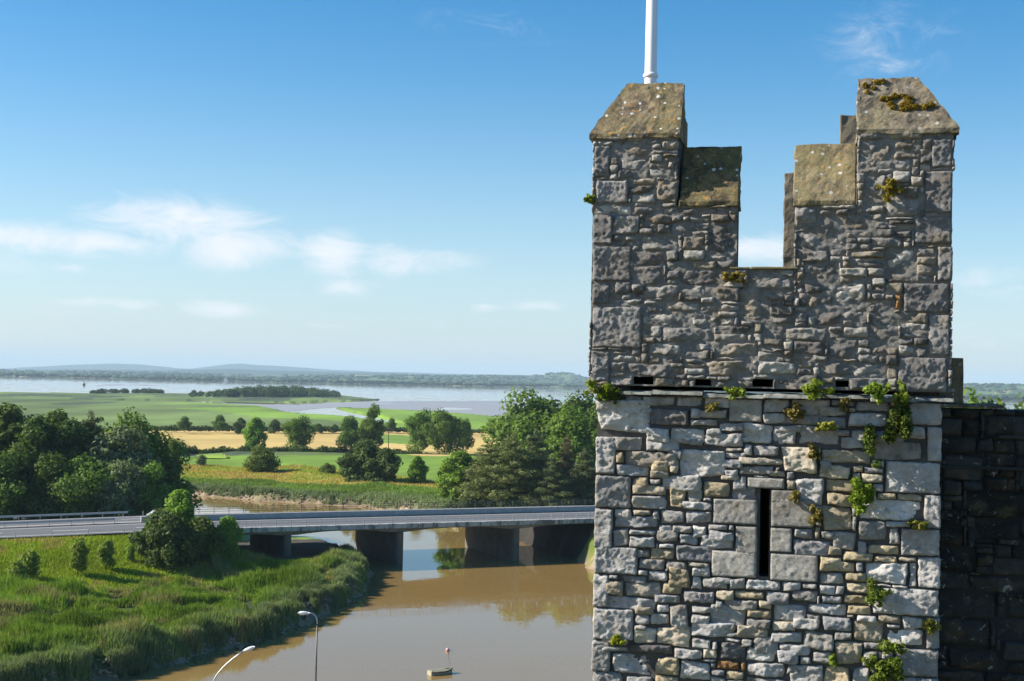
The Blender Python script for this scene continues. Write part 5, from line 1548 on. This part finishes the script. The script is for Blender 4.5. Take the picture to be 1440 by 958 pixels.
x, y, t, q, sd, u, v = (k[ok] for k in (x, y, t, q, sd, u, v))
z = land_h(x, y)
# reed bed: along the river and all low ground; the mown slope below the road carries short grass
emb_edge = -25 + 3.5 * fbm(x / 9.0, y / 9.0, 2.0, 2)
under = (t > T_ABUT0 - 4) & (q > -9)
reedy = ((q < emb_edge) | (t > -14)) & ~((t > -16) & (t < 4) & (q > -12 + 3 * fbm(x / 6, y / 6, 9.0, 2)))
mound = fbm(x / 7.5 + 3, y / 5.0, 14.0, 3)
creek = np.abs(fbm(x / 15.0, y / 22.0, 33.0, 2))
mound = mound + 0.6 * fbm(x / 3.2, y / 2.6, 18.0, 2)
hgt = (1.35 + 2.1 * mound) * sstep(0.0, 0.10, creek)
edge_f = sstep(1.0, 5.0, sd)
gap = fbm(x / 5.0, y / 5.0, 44.0, 2)
keep_r = reedy & (hgt > 0.40) & (z > 0.10) & ((sd > 3.0) | (gap > -0.16)) & (q < -2.5)
xr, yr, zr_, hr_, sr = x[keep_r], y[keep_r], z[keep_r], hgt[keep_r], sd[keep_r]
hr_ = np.clip(hr_, 0.4, 3.0) * rg.uniform(0.75, 1.15, len(xr)) * (0.65 + 0.35 * sstep(1, 6, sr))
tone = fbm(xr / 11.0, yr / 11.0, 21.0, 3)[:, None]
grey = (1 - sstep(2.0, 9.0, sr + 3 * fbm(xr / 5, yr / 5, 6.0, 2)))[:, None]
colr_ = np.array((0.112, 0.172, 0.020)) * (1 + 0.5 * tone) * (1 - grey * 0.75) + np.array((0.150, 0.190, 0.085)) * grey * 0.75
dead = ((fbm(xr / 4.0, yr / 4.0, 87.0, 3) + 0.35 * (rg.random(len(xr)) - 0.5)) > 0.30)[:, None]
colr_ = np.where(dead, np.array((0.20, 0.19, 0.075)), colr_)
colr_ = colr_ * rg.uniform(0.65, 1.35, (len(xr), 1))
o = blades('reed_bed', xr, yr, zr_, hr_, rg.uniform(0.06, 0.13, len(xr)), rg.uniform(0.05, 0.35, len(xr)), colr_, rg)
tag(o, 'tall green reed bed covering the near bank of the river', 'reeds')
kg = ~reedy & ~(under & (q > -3)) & (z > 0.9) & (rg.random(len(x)) < 0.9)
xg, yg, zg = x[kg], y[kg], z[kg]
tone = fbm(xg / 8.0, yg / 8.0, 25.0, 4)[:, None]
cg = np.array((0.200, 0.265, 0.022)) * (1 + 0.5 * tone)
cg = np.where(tone > 0.22, np.array((0.27, 0.25, 0.065)), cg) * rg.uniform(0.75, 1.25, (len(xg), 1))
o = blades('embankment_grass', xg, yg, zg, rg.uniform(0.22, 0.55, len(xg)) * (1 + 0.5 * tone[:, 0]), rg.uniform(0.06, 0.12, len(xg)), rg.uniform(0.2, 0.7, len(xg)), cg, rg)
tag(o, 'yellow green long grass on the sunny embankment below the road', 'grass')
# grey green rush tussocks hanging over the water's edge
xc, yc = sample(9000, -62, -15, 122, 232)
sc2 = river_sd(xc, yc); okc = (sc2 > 0.9) & (sc2 < 4.0)
xc, yc = xc[okc][:70], yc[okc][:70]
ang = rg.uniform(0, 6.283, (len(xc), 520)); rad = np.sqrt(rg.random((len(xc), 520))) * rg.uniform(0.7, 1.7, (len(xc), 1))
xt = (xc[:, None] + np.cos(ang) * rad).ravel(); yt = (yc[:, None] + np.sin(ang) * rad).ravel()
zt3 = np.maximum(land_h(xt, yt), 0.05)
ht3 = (1.55 - 0.55 * (rad / rad.max(1, keepdims=True)) ** 2).ravel() * rg.uniform(0.8, 1.1, len(xt)) * np.repeat(rg.uniform(0.7, 1.15, len(xc)), 520)
ct3 = np.array((0.155, 0.195, 0.09)) * np.repeat(rg.uniform(0.75, 1.2, len(xc)), 520)[:, None] * rg.uniform(0.7, 1.3, (len(xt), 1))
o = blades('rush_tussocks', xt, yt, zt3, ht3, rg.uniform(0.05, 0.10, len(xt)), rg.uniform(0.05, 0.45, len(xt)), ct3, rg)
tag(o, 'grey green rounded rush tussocks along the waterline of the reed bank', 'rushes')
# slumped mud along the water's edge
n = 26000
xm, ym = sample(n, -62, -15, 120, 235)
xm2, ym2 = sample(16000, -120, -10, 290, 372)
xm, ym = np.concatenate([xm, xm2]), np.concatenate([ym, ym2])
sm = river_sd(xm, ym)
okm = (sm > -0.6) & (sm < 2.2)
xm, ym = xm[okm], ym[okm]; zm = land_h(xm, ym); n = len(xm)
Sm = np.stack([rg.uniform(0.10, 0.42, n), rg.uniform(0.10, 0.42, n), rg.uniform(0.06, 0.22, n)], -1)
cm_ = np.array((0.27, 0.205, 0.135)) * rg.uniform(0.55, 1.3, (n, 1))
o = link('mud_clods', blob_cloud('mud_clods', np.stack([xm, ym, zm], -1), Sm, cm_, M_GROUND, rg), kind='stuff')
tag(o, 'brown slumped mud clods along the foot of the reed bank', 'mud')
# far bank fringe
x, y = sample(330000, -125, 20, 285, 385)
sd = river_sd(x, y); t, q = road_tq(x, y)
ok = (sd > 0.3) & (sd < 22) & (q > 40) & (y > 300 - 0.4 * (x + 20))
x, y, sd = x[ok], y[ok], sd[ok]; z = land_h(x, y)
k = (fbm(x / 5, y / 5, 71.0, 3) > 0.05 - 0.9 * sstep(0.6, 2.0, sd)) & (z > 0.15)
x, y, z, sd = x[k], y[k], z[k], sd[k]
tone = fbm(x / 9.0, y / 9.0, 27.0, 3)[:, None]
gr = (1 - sstep(3, 11, sd))[:, None]
cc = (np.array((0.125, 0.190, 0.035)) * (1 - gr) + np.array((0.150, 0.185, 0.095)) * gr) * (1 + 0.45 * tone) * rg.uniform(0.7, 1.3, (len(x), 1))
o = blades('bank_reeds', x, y, z, rg.uniform(0.5, 1.0, len(x)) * (1 + 0.9 * fbm(x / 4.0, y / 4.0, 39.0, 2)), rg.uniform(0.1, 0.2, len(x)), rg.uniform(0.1, 0.4, len(x)), cc, rg)
tag(o, 'grey green reed fringe along the far river bank below the meadow', 'reeds')
# rushes of the yellow strip
x, y = sample(160000, -125, -5, 310, 480)
u, v = project(np.stack([x, y, np.full_like(x, 2.3)], -1))
ok = in_poly(u, v + 2 * fbm(x / 12, y / 12, 3.0, 2), P_HAY) & (river_sd(x, y) > 8)
x, y = x[ok], y[ok]; z = land_h(x, y)
tone = fbm(x / 7.0, y / 7.0, 29.0, 3)[:, None]
cc = np.where(tone > 0.05, np.array((0.25, 0.27, 0.04)), np.array((0.42, 0.32, 0.085))) * (1 + 0.3 * tone) * rg.uniform(0.75, 1.25, (len(x), 1))
o = blades('dry_rushes', x, y, z, rg.uniform(0.2, 0.5, len(x)), rg.uniform(0.1, 0.2, len(x)), rg.uniform(0.1, 0.6, len(x)), cc, rg)
tag(o, 'yellow dry rushes between the meadow and the far bank reeds', 'rushes')
# right bank beside the bridge and the tower
x, y = sample(60000, 8, 60, 150, 243)
sd = river_sd(x, y); t, q = road_tq(x, y)
ok = (sd > 2.5) & (q < -1.5); x, y = x[ok], y[ok]; z = land_h(x, y)
cc = np.array((0.085, 0.13, 0.022)) * rg.uniform(0.6, 1.4, (len(x), 1))
o = blades('bank_grass', x, y, z, rg.uniform(0.5, 1.4, len(x)), rg.uniform(0.06, 0.12, len(x)), rg.uniform(0.1, 0.5, len(x)), cc, rg)
tag(o, 'green grass on the river bank between the bridge end and the tower', 'grass')

# ------------------------------------------------------------------ plants rooted in the tower joints
def wall_plant(u, v, rw, rh, label, col, seed, n=None, size=0.028, dep=0.0, drop=0.3, parent=None):
    s, z = face(u, v, dep - 0.03)
    w_, h_ = rw / 72.0, rh / 72.0
    o = thing('wall_plant', label, 'plant', tuple(P0 * [1, 1, 0] + TT_ * s + TN * (dep - 0.02) + np.array([0, 0, z + BASE_Z])), -TA, 'plants rooted in the tower joints')
    r = random.Random(seed); lb = []
    for i in range(15):
        a = r.gauss(0, 0.6); b = r.gauss(-0.1, 0.65)
        k = r.uniform(0.14, 0.34)
        lb.append((a * w_ * 0.6, -0.03 - r.uniform(0.0, 0.10) * (w_ / 0.15), b * h_ * 0.6 - drop * 0.0, w_ * k, 0.05 + w_ * k * 0.45, h_ * k))
    n = n or int(240 + 9500 * w_ * h_)
    link('leaves', crown('leaves', lb, n, size, seed, M_LEAF, col, shell=0.35, colvar=0.6, holes=0.1), o)
    mb = MB()
    for i in range(9):
        t_ = lb[i]
        mb.tube([(0, 0.06, 0), (t_[0] * 0.4, t_[1] * 0.5, t_[2] * 0.4), t_[:3]], [0.008, 0.006, 0.003], 5)
    mb.build('stems', M_BARK, o)
    return o
YG, DG, OL, BR = (0.15, 0.21, 0.03), (0.075, 0.115, 0.022), (0.18, 0.185, 0.035), (0.17, 0.145, 0.045)
for i, (u, v, rw, rh, lab, col, dp) in enumerate([
    (843, 547, 15, 11, 'bright plant tuft on the ledge at the tower corner above the river', YG, UPD - .03), (862, 556, 10, 7, 'small dark tuft under the ledge near the corner plant', DG, 0),
    (1034, 550, 14, 9, 'bright yellow green tuft on the ledge over the middle slot', YG, UPD - .05), (1147, 549, 16, 9, 'bright round tuft on the ledge above the slit window side', YG, UPD - .05),
    (1232, 553, 18, 12, 'bright leafy tuft on the ledge beside the great hanging plant', YG, UPD - .05), (1266, 553, 9, 13, 'upright bright tuft on top of the great hanging plant', YG, UPD - .05),
    (1266, 588, 19, 32, 'great dark hanging plant below the ledge near the wall end', DG, -.02), (1224, 613, 17, 17, 'dark trailing plant beside the great hanging plant', DG, 0),
    (1003, 572, 10, 4, 'flat brownish tuft on a stone just under the ledge', BR, 0), (1117, 579, 13, 10, 'brownish rosette plant under the ledge', BR, 0), (1163, 599, 13, 7, 'yellow tuft below the brownish rosette plant', OL, 0),
    (1144, 635, 8, 8, 'rusty little fern in a joint over the pale stone', BR, 0), (1210, 697, 17, 20, 'large round green plant bulging from the wall right of the slit', (0.12, 0.17, 0.02), -.03),
    (1118, 696, 5, 8, 'tiny brown green tuft close to the slit window top', BR, 0), (1149, 724, 13, 14, 'olive brown plant beside the jamb of the slit window', BR, 0), (1294, 735, 14, 8, 'low olive plant on the corner stones', OL, 0),
    (1232, 832, 15, 15, 'loose leafy plant at the big corner stone', (0.12, 0.17, 0.03), -.02), (1305, 877, 7, 10, 'small brown green tuft at the wall edge', OL, 0),
    (1244, 938, 26, 24, 'largest low bushy plant near the foot of the visible wall', (0.10, 0.15, 0.02), -.04), (1170, 928, 4, 6, 'tiny green tuft beside the largest bushy plant', YG, 0),
    (869, 899, 9, 6, 'small yellow green moss tuft on the lower corner stones', (0.20, 0.22, 0.02), 0), (1250, 264, 11, 9, 'mossy yellow tuft on the face of the taller battlement', (0.20, 0.17, 0.03), UPD), (829, 281, 6, 4, 'tiny green sprig at the outer edge of the battlement', YG, UPD),
    (1188, 567, 8, 5, 'thin dark tuft under the ledge by the leafy one', BR, 0), (1030, 388, 12, 5, 'thin moss patch under the crenel corner', (0.19, 0.15, 0.04), UPD)]):
    wall_plant(u, v, rw, rh, lab, col, 300 + i, dep=dp)
# moss cushions on the taller coping
r = random.Random(9); mp_ = []
f = UPD
for i in range(46):
    a, b = r.random(), r.random()
    k = 0.35 + 0.6 * b
    zz_ = Z_MER + 0.045 + (zr_r - Z_MER - 0.045) * k; yy_ = f - 0.05 + (RUN + 0.05) * k
    s_ = 1.30 + 0.9 * a - 0.35 * b
    if abs(a - 0.45 - 0.3 * math.sin(b * 7)) > 0.33 or s_ > U_HI - 0.55 * k - 0.05 or s_ < 1.26:
        continue
    mp_.append((s_, yy_ - 0.012, zz_ + 0.008, r.uniform(0.03, 0.075), 0.035, r.uniform(0.025, 0.05)))
ms = crown('moss', mp_, 5200, 0.014, 77, M_LEAF, (0.21, 0.155, 0.022), shell=0.3, colvar=0.6)
o = link('moss', ms, tower)

# ================================================================== HAZE (real air between camera and horizon)
m = bpy.data.materials.new('haze'); m.use_nodes = True; m.node_tree.nodes.clear()
ht = NT(m.node_tree)
pv = ht.n('ShaderNodeVolumePrincipled', {'Color': (0.62, 0.84, 1.0, 1), 'Density': 6.0e-5, 'Anisotropy': 0.0})
mo = ht.n('ShaderNodeOutputMaterial')
ht.link(pv.outputs[0], mo.inputs['Volume'])
hb = MB().box((0, 11400, 109.0), (36000, 24000, 222)).build('haze', m, kind='stuff')
tag(hb, 'thin blue haze of humid air over the whole estuary', 'haze')
